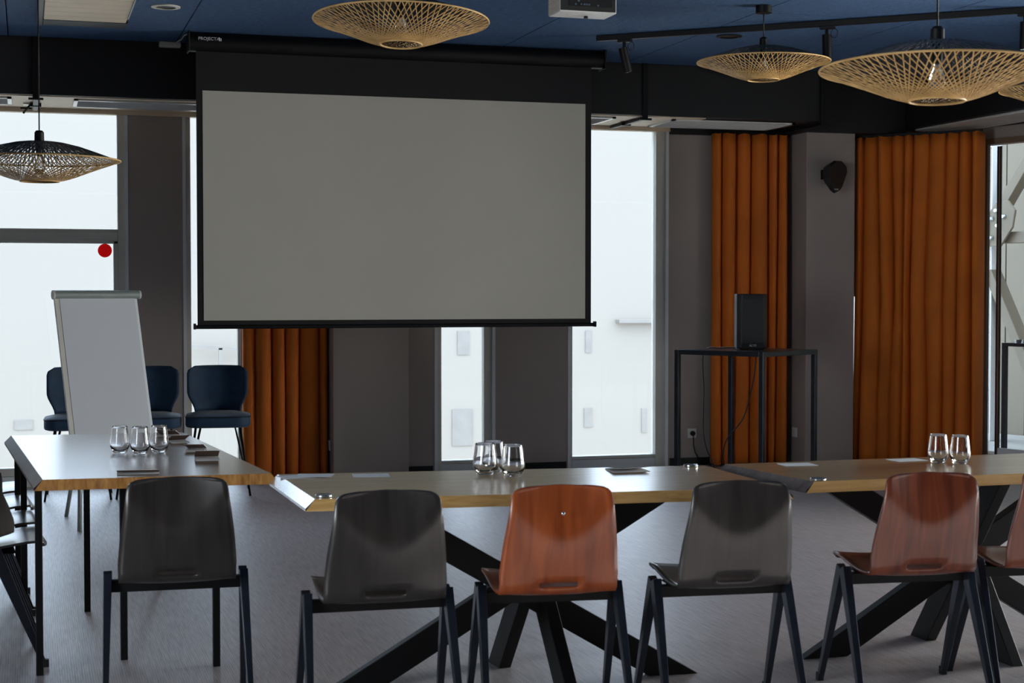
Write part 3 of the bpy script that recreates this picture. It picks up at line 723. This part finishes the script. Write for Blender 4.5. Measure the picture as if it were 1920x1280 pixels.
# middle table
cm = (1.78, 5.70)
t = tag(empty('conference_table', (*cm, 0)), 'middle wooden conference table with crossed black steel legs', 'table', 'conference tables')
table_top(t, rel([(0.935, 5.40), (2.615, 5.225), (2.635, 5.985), (0.925, 6.175)], cm), M_OAK, M_OAKE, M_BEVEL_GLARE, seed=1)
def cross_legs(root, c, L0, L1, S0, S1, zt=0.718):
    """L0/L1 = floor points (left/right) of the long pair, S0/S1 = floor points near/far of the short pair"""
    L0, L1, S0, S1 = [Vector((*p, 0)) - Vector((*c, 0)) for p in (L0, L1, S0, S1)]
    Z = Vector((0, 0, zt))
    off = (S1 - S0).normalized() * 0.032; offl = (L1 - L0).normalized() * 0.0
    for a, b, w_, o_ in ((L0, L1, 0.05, off), (L1, L0, 0.05, -off)):
        MB().bar(a + o_, b + Z + o_, w_, 0.10, ends=(0, zt)).done('leg_beam', M_BLACKM, root, bevel=0.003)
    offs = (L1 - L0).normalized() * 0.032
    for a, b, o_ in ((S0, S1, offs), (S1, S0, -offs)):
        MB().bar(a + o_, b + Z + o_, 0.05, 0.10, ends=(0, zt)).done('leg_beam', M_BLACKM, root, bevel=0.003)
    m = (L0 + L1 + S0 + S1) / 4
    MB().box(m.x - 0.35, m.x + 0.35, m.y - 0.04, m.y + 0.04, zt - 0.006, zt).done('mounting_plate', M_BLACKM, root)
cross_legs(t, cm, (1.15, 5.76), (2.36, 5.70), (1.84, 5.47), (1.80, 6.00))
# right table
cr = (3.62, 5.68)
t = tag(empty('conference_table', (*cr, 0)), 'right wooden conference table with crossed black steel legs cut by the picture edge', 'table', 'conference tables')
table_top(t, rel([(2.80, 5.355), (4.50, 5.375), (4.44, 6.03), (2.735, 6.005)], cr), M_OAK, M_OAKE, M_BEVEL, seed=2)
cross_legs(t, cr, (3.05, 5.72), (4.25, 5.70), (3.67, 5.44), (3.66, 5.95))
# left table
cl = (0.41, 7.2)
t = tag(empty('conference_table', (*cl, 0)), 'left wooden conference table with slim square legs reflecting the window', 'table', 'conference tables')
table_top(t, rel([(0.052, 6.255), (0.905, 6.21), (0.745, 8.15), (-0.078, 8.215)], cl), M_LAM, M_LAME, M_BEVEL, seed=3)
for x, y in ((0.036, 6.345), (0.70, 6.30), (-0.02, 7.53), (0.36, 6.52), (0.255, 7.55), (0.62, 8.05), (-0.05, 8.11)):
    MB().box(x - cl[0] - 0.014, x - cl[0] + 0.014, y - cl[1] - 0.014, y - cl[1] + 0.014, 0, 0.718).done('leg', M_BLACKM, t, bevel=0.002)

# ------------------------------------------------------------------ plywood chairs
PROF = [(0.215, 0.452), (0.205, 0.466), (0.185, 0.474), (0.13, 0.472), (0.06, 0.462), (0.0, 0.453), (-0.05, 0.447), (-0.095, 0.446),
        (-0.125, 0.450), (-0.145, 0.460), (-0.158, 0.476), (-0.166, 0.495), (-0.173, 0.52), (-0.182, 0.55), (-0.191, 0.58), (-0.200, 0.61), (-0.209, 0.64), (-0.218, 0.67), (-0.227, 0.70), (-0.236, 0.73), (-0.244, 0.76), (-0.249, 0.78), (-0.2525, 0.795), (-0.255, 0.806), (-0.2565, 0.814), (-0.257, 0.818)]
HALF = [(0, 0.185), (0.06, 0.203), (0.2, 0.204), (0.3, 0.200), (0.4, 0.202), (0.5, 0.203), (0.62, 0.196), (0.86, 0.174), (0.9, 0.171), (0.945, 0.167), (0.98, 0.158), (1.0, 0.138)]
HALFZ = [(0.49, 0.201), (0.52, 0.203), (0.62, 0.195), (0.78, 0.173), (0.797, 0.170), (0.806, 0.1665), (0.814, 0.157), (0.818, 0.141)]
def chair_shell():
    mb = MB(); nu = 18; n = len(PROF) - 1
    P = []
    for j, (y, z) in enumerate(PROF):
        v = j / n; hw = interp(HALF, v) if j < 11 else interp(HALFZ, z); row = []
        for i in range(nu + 1):
            u = -1 + 2 * i / nu
            yy, zz_ = y, z
            if j <= 8:      # seat: shallow dish, raised rims, waterfall front
                zz_ += 0.012 * abs(u) ** 2.5 * (1 - 0.4 * v)
                if j == 0: yy -= 0.02 * u * u
                if j == 1: yy -= 0.012 * u * u
            if j >= 9:      # backrest: wraps forward, and the upper part is pressed forward inside a U shaped line
                wgt = smooth01((j - 9) / 5)
                yy += 0.020 * u * u * wgt
                zb = 0.635 + 0.125 * abs(u) ** 1.7
                h = zz_ - zb; e = 0.008
                yy += 0.50 * (h + math.sqrt(h * h + e * e)) / 2 * (0.95 - 0.1 * u * u)
                if j >= n - 2: zz_ -= 0.003 * abs(u) ** 4
                zz_ += 0.006 * (1 - u * u) * smooth01((v - 0.8) / 0.2)
            row.append(Vector((u * hw, yy, zz_)))
        P.append(row)
    # leave the carrying slot open just above the bend
    V = [[mb.bm.verts.new(p) for p in r] for r in P]
    for j in range(n):
        for i in range(nu):
            if j == 10 and 6 <= i <= 11: continue
            mb.bm.faces.new([V[j][i], V[j][i + 1], V[j + 1][i + 1], V[j + 1][i]])
    return mb
def make_chair(ply):
    root = empty('plywood_chair')
    sh = chair_shell().done('seat_shell', ply, root, smooth=True)
    so = sh.modifiers.new('thickness', 'SOLIDIFY'); so.thickness = 0.010; so.offset = 0
    so.use_rim = True
    for s in (-1, 1):
        x = 0.238 * s
        leg = MB()
        def blade(y0, y1):
            # tapering folded-steel blade from apex to foot
            A = Vector((x, y0, 0.462)); B = Vector((x + 0.012 * s, y1, 0.0))
            d = (B - A).normalized(); sy = Vector((0, d.z, -d.y)).normalized()
            rings = []
            for p, wy, wx_ in ((A, 0.046, 0.030), (A + (B - A) * 0.25, 0.042, 0.028), (B, 0.024, 0.020)):
                rings.append([leg.bm.verts.new(p + sy * j * wy / 2 + Vector((i * wx_ / 2, 0, 0))) for i, j in ((-1, -1), (1, -1), (1, 1), (-1, 1))])
            # cut the foot flat
            for v in rings[-1]: v.co.z = 0.0
            for a, b in zip(rings, rings[1:]):
                for i in range(4): leg.bm.faces.new([a[i], a[(i + 1) % 4], b[(i + 1) % 4], b[i]])
            leg.bm.faces.new(rings[0]); leg.bm.faces.new(rings[-1][::-1])
        # two separate blades, front and rear
        blade(0.012, 0.195); lf = leg.done('leg', M_STEEL, root, bevel=0.002)
        leg = MB(); blade(-0.012, -0.205); lb = leg.done('leg', M_STEEL, root, bevel=0.002)
        for yy, lg in ((0.195, lf), (-0.205, lb)):
            MB().box(x + 0.012 * s - 0.0105, x + 0.012 * s + 0.0105, yy - 0.013, yy + 0.013, 0.0, 0.03).done('glide', M_RUBBER, lg)
    MB().box(-0.228, 0.228, -0.018, 0.018, 0.400, 0.442).done('crossbar', M_BLACKM, root, bevel=0.003)
    MB().prism([(-0.19, 0.442), (0.19, 0.442), (0.16, 0.448), (-0.16, 0.448)], -0.05, 0.09).done('seat_bracket', M_BLACKM, root)
    return root
ch_dark = make_chair(M_PLY_DARK); ch_orange = make_chair(M_PLY_ORANGE); ch_red = make_chair(M_PLY_RED)
used = set()
def place(proto, x, y, deg, label):
    if proto.name in used: o = copy_tree(proto)
    else: o = proto; used.add(proto.name)
    o.location = (x, y, 0); o.rotation_euler = (0, 0, math.radians(deg)); tag(o, label, 'chair', 'stained plywood chairs around the tables')
    return o
place(ch_dark, 0.505, 5.82, -3, 'dark stained plywood chair at the near end of the left table')
place(ch_dark, 1.12, 5.25, -2.5, 'dark plywood chair at the left end of the middle table')
oc = place(ch_orange, 1.715, 5.22, -6, 'orange stained plywood chair at the middle table')
place(ch_dark, 2.33, 5.16, -5, 'dark plywood chair at the right end of the middle table')
place(ch_red, 3.085, 5.19, -6, 'red brown plywood chair with visible grain at the right table')
place(ch_red, 3.635, 5.18, -6, 'red brown plywood chair cut off by the right picture edge')
for lab, x, y in (('nearest dark chair tucked under the left table, holding a bag', -0.15, 6.72), ('second nearest dark chair along the left side of the left table', -0.17, 7.255), ('third nearest dark chair along the left side of the left table', -0.19, 7.82), ('farthest dark chair along the left side of the left table', -0.23, 8.40)):
    place(ch_dark, x, y, -90 + 3, lab)
rv = MB().lathe([(0, 0.004), (0.005, 0.003), (0.007, 0)], 10).done('rivet', M_CHROME, oc, smooth=True)
rv.location = (0.0, -0.232, 0.735); rv.rotation_euler = (PI / 2, 0, 0)
# bag on the nearest side chair
bagP = []
for j in range(15):
    t_ = j / 14; zq = 0.478 + 0.28 * t_; rr = (0.115 * (1 - 0.55 * t_ ** 1.5)) * (1 if 0 < j < 14 else 0.35)
    bagP.append([Vector((math.cos(a) * rr * (0.8 + 0.12 * math.sin(3 * a + j * 0.5)), math.sin(a) * rr * (1.25 + 0.1 * math.sin(2 * a + j * 0.8)), zq)) for a in [2 * PI * i / 20 for i in range(20)]])
bag = MB().grid(bagP, closed_u=True)
bag.bm.verts.ensure_lookup_table()
bag = bag.done('bag', M_BAG, smooth=True); bag.location = (-0.155, 6.72, 0); tag(bag, 'slumped dark bag resting on the nearest left chair', 'bag')

# ------------------------------------------------------------------ teal velvet chairs
def rounded_slab(mb, cx, cy, z0, z1, wx, wy, r, seg=6, dome=0.0, nz=6):
    pts = []
    for sx, sy, a0 in ((1, 1, 0), (-1, 1, PI / 2), (-1, -1, PI), (1, -1, 1.5 * PI)):
        for i in range(seg + 1):
            a = a0 + (PI / 2) * i / seg
            pts.append((sx * (wx / 2 - r) + r * math.cos(a), sy * (wy / 2 - r) + r * math.sin(a)))
    rings = [(0.90, z0), (0.97, z0 + 0.006), (1.0, z0 + 0.018), (1.0, z1 - 0.02), (0.985, z1 - 0.006), (0.95, z1), (0.6, z1 + dome), (0.02, z1 + dome * 1.2)]
    P = [[Vector((cx + x * k, cy + y * k, z)) for x, y in pts] for k, z in [(0.02, z0)] + rings]
    return mb.grid(P, closed_u=True)
def make_velvet():
    root = empty('velvet_chair')
    # faces local -y
    rounded_slab(MB(), 0, -0.02, 0.49, 0.575, 0.46, 0.45, 0.10, dome=0.018).done('seat', M_TEAL, root, smooth=True); seat_ = root.children[-1]
    pp = []
    for sx, sy, a0 in ((1, 1, 0), (-1, 1, PI / 2), (-1, -1, PI), (1, -1, 1.5 * PI)):
        for i in range(7):
            a = a0 + (PI / 2) * i / 6; pp.append(Vector((sx * 0.13 + 0.10 * math.cos(a), -0.02 + sy * 0.125 + 0.10 * math.sin(a), 0.566)))
    MB().tube(pp + [pp[0]], 0.0045, 6, caps=False).done('piping', M_PIPING, seat_, smooth=True)
    # wrap-around back: waisted at the bottom, rounded top corners
    nu, nv = 20, 12; F = []; B = []
    for j in range(nv + 1):
        t = j / nv; z = 0.585 + 0.335 * t
        hw = 0.165 + 0.055 * smooth01(t / 0.45)
        if t > 0.85: hw -= 0.055 * ((t - 0.85) / 0.15) ** 2.2
        fr, bk = [], []
        for i in range(nu + 1):
            u = -1 + 2 * i / nu
            x = u * hw; wrap = 0.10 * abs(u) ** 2.6
            th = 0.055 * math.sqrt(max(0.0, 1 - abs(u) ** 6)) * (1 if 0 < j < nv else 0.3) + 0.004
            yc = 0.19 + 0.05 * t - wrap
            fr.append(Vector((x, yc - th / 2, z))); bk.append(Vector((x, yc + th / 2, z)))
        F.append(fr + bk[::-1])
    m = MB().grid(F, closed_u=True)
    for row, rev in ((0, False), (nv, True)):
        vs_ = list(m.bm.verts); k = 2 * (nu + 1); seg = vs_[row * k:(row + 1) * k]
        for i in range(nu):
            m.bm.faces.new([seg[i], seg[i + 1], seg[k - 2 - i], seg[k - 1 - i]])
    m.done('backrest', M_TEAL, root, smooth=True)
    MB().bar((-0.1, 0.17, 0.52), (-0.1, 0.2, 0.62), 0.06, 0.012, up=(0, 1, 0)).bar((0.1, 0.17, 0.52), (0.1, 0.2, 0.62), 0.06, 0.012, up=(0, 1, 0)).done('back_support', M_BLACKM, root)
    for sx in (-1, 1):
        for sy in (-1, 1):
            MB().tube([(sx * 0.155, -0.02 + sy * 0.13, 0.495), (sx * 0.225, -0.02 + sy * 0.21, 0.0)], 0.008, 8).done('leg', M_BLACKM, root, smooth=True)
            MB().tube([(sx * 0.12, -0.02 + sy * 0.15, 0.495), (sx * 0.221, -0.02 + sy * 0.21, 0.03)], 0.006, 8).done('brace_rod', M_BLACKM, root, smooth=True)
    return root
v0 = make_velvet()
for i, (x, y, a, lab) in enumerate(((1.325, 11.75, -6, 'teal velvet chair between the flipchart and the rust curtain'), (0.835, 11.78, -4, 'teal velvet chair partly hidden by the right edge of the flipchart'), (0.345, 11.80, -3, 'teal velvet chair mostly hidden behind the flipchart'))):
    o = v0 if i == 0 else copy_tree(v0)
    o.location = (x, y, 0); o.rotation_euler = (0, 0, math.radians(a)); tag(o, lab, 'chair', 'teal velvet chairs by the window')

# ------------------------------------------------------------------ flipchart
M_TUBE = mat('easel_tube', (150, 158, 152), 0.4, metal=0.3, noise=(10, 0.05))
fp = tag(empty('flipchart', (0.45, 10.2, 0)), 'white flipchart easel with a silver top rail beside the left window', 'flipchart')
ua = math.radians(18.4); U = Vector((math.cos(ua), math.sin(ua), 0)); Vv = Vector((-0.0925, 0.278, 0.956)).normalized(); Nn = U.cross(Vv).normalized()   # Nn towards the room
O0 = Vector((0.160, 10.35, 1.47)) - Vector((0.45, 10.2, 0))
def FM(origin): return Matrix(((U.x, -Nn.x, Vv.x, origin.x), (U.y, -Nn.y, Vv.y, origin.y), (U.z, -Nn.z, Vv.z, origin.z), (0, 0, 0, 1)))
MF = FM(O0); HB = 1.06; WB = 0.55
MB().box(0.0, WB - 0.01, 0.0, 0.018, -HB, 0, MF).done('board', M_FRAMEL, fp, bevel=0.003)
MB().box(0.03, WB - 0.03, -0.008, 0.0, -HB + 0.02, -0.045, MF).done('paper_pad', mat('flipchart_paper', (204, 208, 212), 0.7, noise=(3, 0.01)), fp)
MB().box(0.0, 0.028, -0.006, 0.0, -HB, -0.04, MF).done('side_rail', M_FRAME, fp)
rail = [(MF @ Vector((-0.004, -0.006, -0.028))), (MF @ Vector((WB + 0.005, -0.006, -0.028)))]
MB().tube(rail, 0.026, 20).done('clamp_rail', M_TUBE, fp, smooth=True, sharp=0.7)
MB().box(-0.004, WB + 0.005, -0.004, 0.03, -0.02, 0.004, MF).done('top_ledge', M_TUBE, fp, bevel=0.004)
MB().tube([rail[0] - U * 0.006, rail[0] + U * 0.004], 0.029, 20).tube([rail[1] - U * 0.004, rail[1] + U * 0.006], 0.027, 20).done('rail_cap', M_FRAME, fp, smooth=True, sharp=0.7)
pb = MF @ Vector((0.07, 0.03, -HB * 0.93)); pc = MF @ Vector((WB - 0.07, 0.03, -HB * 0.93)); pt = MF @ Vector((WB / 2, 0.04, -0.2))
off_ = Vector((0.45, 10.2, 0))
MB().tube([pb, Vector((0.298, 10.10, 0)) - off_], 0.014, 12).done('leg', M_TUBE, fp, smooth=True)
MB().tube([pc, Vector((0.80, 10.25, 0)) - off_], 0.014, 12).done('leg', M_TUBE, fp, smooth=True)
MB().tube([pt, Vector((0.235, 10.78, 0)) - off_], 0.013, 12).done('leg', M_TUBE, fp, smooth=True)
MB().box(0.02, WB - 0.03, -0.05, 0.0, -HB - 0.01, -HB + 0.012, MF).done('pen_tray', M_FRAME, fp)

# ------------------------------------------------------------------ high table with loudspeaker
hc = (5.17, 10.985); ht = tag(empty('high_table', (*hc, 0), math.radians(31)), 'black steel high table with open frame under the loudspeaker', 'table')
hx, hy, hz = 0.353, 0.375, 1.03
for sx in (-1, 1):
    for sy in (-1, 1):
        MB().box(sx * hx - 0.018, sx * hx + 0.018, sy * hy - 0.018, sy * hy + 0.018, 0, hz - 0.03).done('leg', M_STEEL, ht, bevel=0.002)
for sy in (-1, 1): MB().box(-hx - 0.018, hx + 0.018, sy * hy - 0.018, sy * hy + 0.018, hz - 0.036, hz).done('top_rail', M_STEEL, ht, bevel=0.002)
for sx in (-1, 1): MB().box(sx * hx - 0.018, sx * hx + 0.018, -hy + 0.018, hy - 0.018, hz - 0.036, hz).done('top_rail', M_STEEL, ht, bevel=0.002)
MB().box(-hx + 0.01, hx - 0.01, -hy + 0.01, hy - 0.01, hz - 0.006, hz + 0.001).done('top_sheet', mat('dark_top_sheet', (58, 60, 64), 0.35, metal=0.4, noise=(10, 0.15)), ht)
ls = tag(empty('loudspeaker', (5.19, 10.98, hz + 0.002), math.radians(-13)), 'black loudspeaker standing on the steel high table', 'loudspeaker')
lw, lh, ld = 0.115, 0.415, 0.13
poly = [(-lw + 0.0, -ld + 0.03), (-lw + 0.035, -ld), (lw - 0.035, -ld), (lw, -ld + 0.03), (lw - 0.03, ld), (-lw + 0.03, ld)]
cab = zprism(poly, 0.008, lh).done('cabinet', M_SPK, ls, bevel=0.008)
MB().box(-lw + 0.034, lw - 0.034, -ld - 0.006, -ld, 0.05, lh - 0.035).done('grille', M_SPKG, ls, bevel=0.003)
MB().box(-lw + 0.03, lw - 0.03, -ld - 0.003, -ld, 0.012, 0.045).box(-0.05, 0.05, -ld - 0.009, -ld, lh - 0.036, lh - 0.018).done('baffle_trim', M_SPK, ls)
MB().box(-0.024, 0.024, -ld - 0.008, -ld - 0.002, 0.018, 0.044).done('name_plate', M_RUBBER, cab)
text('brand_lettering', 'ALTO', 0.021, M_LETTER, cab, (0, -ld - 0.0085, 0.031), (PI / 2, 0, 0), depth=0.0006)
for x in (-0.07, 0.07): MB().box(x - 0.02, x + 0.02, -0.1, 0.1, 0, 0.008).done('foot', M_RUBBER, ls)
# cables hanging from the loudspeaker table
def cable(pts, label):
    out = []
    P = [Vector(p) for p in pts]
    for i in range(len(P) - 1):
        p0, p1, p2, p3 = P[max(i - 1, 0)], P[i], P[i + 1], P[min(i + 2, len(P) - 1)]
        for k in range(8):
            t = k / 8; out.append(0.5 * ((2 * p1) + (p2 - p0) * t + (2 * p0 - 5 * p1 + 4 * p2 - p3) * t * t + (3 * p1 - p0 - 3 * p2 + p3) * t ** 3))
    out.append(P[-1])
    return tag(MB().tube(out, 0.005, 6).done('cable', M_CABLE, smooth=True), label, 'cable', 'black cables')
cable([(5.12, 11.06, 1.04), (5.06, 11.2, 1.035), (4.99, 11.36, 1.0), (5.0, 11.38, 0.7), (5.0, 11.38, 0.35), (5.06, 11.36, 0.15), (5.10, 11.3, 0.0065), (5.3, 11.9, 0.0065), (5.38, 12.2, 0.0065)], 'thin black cable hanging behind the back left leg of the high table')
cable([(5.26, 11.0, 0.985), (5.24, 11.0, 0.8), (5.16, 11.0, 0.52), (5.05, 11.05, 0.36), (5.03, 11.08, 0.2), (5.1, 11.1, 0.06), (5.2, 11.05, 0.0065)], 'looping black cable hanging under the middle of the high table')
# wall speaker
wsr = tag(empty('wall_speaker', (6.40, 12.10, 2.43)), 'black faceted wall speaker on the right column', 'speaker')
MB().box(-0.03, 0.03, -0.07, -0.0, -0.03, 0.05).done('wall_bracket', M_BLACKM, wsr)
R_ = Matrix.Translation((0, -0.07, 0)) @ Matrix.Rotation(0.35, 4, 'Z') @ Matrix.Rotation(0.15, 4, 'X')
front = [(-0.045, 0.13), (0.045, 0.13), (0.10, 0.09), (0.115, 0.045), (0.075, -0.085), (0.045, -0.12), (0.0, -0.14), (-0.045, -0.12), (-0.075, -0.085), (-0.115, 0.045), (-0.10, 0.09)]
mb = MB()
A = [mb.bm.verts.new(R_ @ Vector((x * 0.6, 0.0, z * 0.6 + 0.01))) for x, z in front]
B = [mb.bm.verts.new(R_ @ Vector((x, -0.09, z))) for x, z in front]
Cc = [mb.bm.verts.new(R_ @ Vector((x * 0.93, -0.11, z * 0.93))) for x, z in front]
n_ = len(front)
for X, Y in ((A, B), (B, Cc)):
    for i in range(n_): mb.bm.faces.new([X[i], X[(i + 1) % n_], Y[(i + 1) % n_], Y[i]])
mb.bm.faces.new(A); mb.bm.faces.new(Cc[::-1])
mb.done('speaker_body', M_SPK, wsr)
tl = text('brand_lettering', 'VOID', 0.020, M_LETTER, wsr, R_ @ Vector((0, -0.112, -0.105)), R_.to_euler(), depth=0.0005, xscale=1.1)
tl.rotation_euler = (R_ @ Matrix.Rotation(PI / 2, 4, 'X')).to_euler()

# sockets
def socket(x, y, z, label, plug, rz=0.0):
    g = tag(empty('wall_socket', (x, y, z), rz), label, 'socket', 'white wall sockets')
    MB().box(-0.04, 0.04, -0.012, -0.0005, -0.04, 0.04).done('face_plate', M_WHITE, g, bevel=0.003)
    MB().lathe([(0, 0.0), (0.02, 0.0), (0.02, 0.003), (0, 0.003)], 20).done('socket_well', M_FRAME, g)
    g.children[-1].location = (0, -0.0125, 0); g.children[-1].rotation_euler = (PI / 2, 0, 0)
    return g
socket(5.36, YW, 0.27, 'white wall socket with a black plug by the high table', True)
plug = tag(empty('power_plug', (5.36, YW - 0.0145, 0.27)), 'black power plug and cord in the white socket', 'plug')
pl = MB().lathe([(0, 0.03), (0.015, 0.03), (0.021, 0.02), (0.021, 0.0), (0, 0)], 20).done('plug_body', M_RUBBER, plug, smooth=True, sharp=0.6); pl.rotation_euler = (PI / 2, 0, 0)
MB().tube([(0, -0.02, -0.005), (0.002, -0.018, -0.04), (0.006, -0.014, -0.1), (0.02, -0.012, -0.16), (0.05, -0.012, -0.21), (0.08, -0.02, -0.262)], 0.005, 8).done('cord', M_CABLE, plug, smooth=True)
socket(6.24, 12.28, 0.27, 'white wall socket on the shaded side of the speaker column', False, rz=-PI / 2)
socket(2.25, 12.3, 0.27, 'white wall socket hidden at the edge of the left curtain', False, rz=-PI / 2)

# red dot
rd = MB().lathe([(0, 0), (0.052, 0), (0.052, 0.001), (0, 0.001)], 40).done('dot_sticker', M_RED); rd.rotation_euler = (PI / 2, 0, 0)
rd.location = (0.572, YW + 0.068, 1.775); tag(rd, 'round red sticker on the left window pane', 'sticker')

# ------------------------------------------------------------------ things on the tables
TZ = 0.7605
def make_tumbler():
    return MB().lathe([(0.0, 0.0), (0.024, 0.0), (0.029, 0.003), (0.042, 0.030), (0.0425, 0.045), (0.0415, 0.054), (0.0385, 0.078), (0.0345, 0.110), (0.0336, 0.1172), (0.0330, 0.1184), (0.0322, 0.1172), (0.0330, 0.110), (0.0370, 0.078), (0.0400, 0.054), (0.0408, 0.045), (0.040, 0.034), (0.026, 0.012), (0.0, 0.010)], 32).done('tumbler', M_TUMBLER, smooth=True)
t0 = make_tumbler()
for i, (x, y, lab) in enumerate(((0.385, 7.18, 'left one of the three stemless glasses on the left table'), (0.468, 7.13, 'middle one of the three stemless glasses on the left table'), (0.552, 7.17, 'right one of the three stemless glasses on the left table'),
        (1.690, 5.93, 'left one of the three stemless glasses on the middle table'), (1.748, 6.01, 'back one of the three stemless glasses on the middle table'), (1.778, 5.85, 'front right one of the three stemless glasses on the middle table'),
        (3.60, 5.80, 'left one of the two stemless glasses on the right table'), (3.662, 5.735, 'right one of the two stemless glasses on the right table'))):
    o = t0 if i == 0 else t0.copy()
    if i: COL.objects.link(o)
    o.location = (x, y, TZ); o.rotation_euler = (0, 0, i * 0.7); o.scale = (1.12, 1.12, 1.03) if 3 <= i <= 5 else (1, 1, 1)
    tag(o, lab, 'glass', 'stemless drinking glasses')
for i, (x, y, lab) in enumerate(((0.975, 5.45, 'round silver coaster at the near left corner of the middle table'), (2.565, 5.965, 'round silver coaster at the far right corner of the middle table'), (2.835, 5.39, 'round silver coaster at the near left corner of the right table'))):
    o = MB().lathe([(0, 0), (0.027, 0), (0.03, 0.002), (0.03, 0.007), (0.027, 0.009), (0.022, 0.0075), (0, 0.0075)], 32).done('coaster', M_CHROME, smooth=True, sharp=0.5)
    o.location = (x, y, TZ); tag(o, lab, 'coaster', 'silver coasters on the table corners')
def card(x, y, deg, w_, d_, label, fold=0.0, mtl=None, cat='card'):
    g = tag(empty('menu_card' if cat == 'card' else 'paper_sheet', (x, y, TZ), math.radians(deg)), label, cat)
    if fold:
        MB().box(-w_ / 2, w_ / 2, -d_ / 2, d_ / 2, 0, 0.0012).done('lower_leaf', M_PAPER, g)
        R = Matrix.Translation((0, d_ / 2, 0.0016)) @ Matrix.Rotation(-2.0 * fold, 4, 'X')
        up = MB().box(-w_ / 2, w_ / 2, -d_, 0, 0.0008, 0.0016, R).done('upper_leaf', M_PAPER, g)
        MB().box(-w_ / 2, w_ / 2, -d_, 0, 0.0, 0.0008, R).done('inner_print', M_CARDDARK, up)
    else:
        MB().box(-w_ / 2, w_ / 2, -d_ / 2, d_ / 2, 0, 0.0012).done('sheet', M_PAPER, g)
    return g
card(0.655, 7.98, -14, 0.10, 0.15, 'small folded card at the far corner of the left table', 0.10)
card(0.68, 7.66, 4, 0.085, 0.15, 'folded card second from the far end of the left table', 0.11)
card(0.715, 7.22, -12, 0.085, 0.15, 'folded card third from the far end of the left table', 0.10)
card(0.725, 6.84, -4, 0.10, 0.16, 'folded card closest to the near end of the left table', 0.12)
card(0.41, 6.37, -6, 0.16, 0.05, 'flat card lying at the near edge of the left table', 0.12)
for i, (x, y, a, lab) in enumerate(((0.985, 6.07, 12, 'lowest white sheet in the loose paper pile on the middle table'), (1.05, 6.07, -20, 'topmost white sheet in the loose paper pile on the middle table'), (1.262, 6.03, -8, 'single white sheet lying on the middle table'), (3.008, 5.90, -5, 'white sheet at the left end of the right table'), (3.53, 5.925, 4, 'white sheet beside the two glasses on the right table'))):
    g = card(x, y, a, 0.14, 0.10, lab, cat='paper')
    if i == 1: g.location.z += 0.002
card(2.27, 5.91, -4, 0.15, 0.12, 'slightly open folded card at the right of the middle table', 0.07)
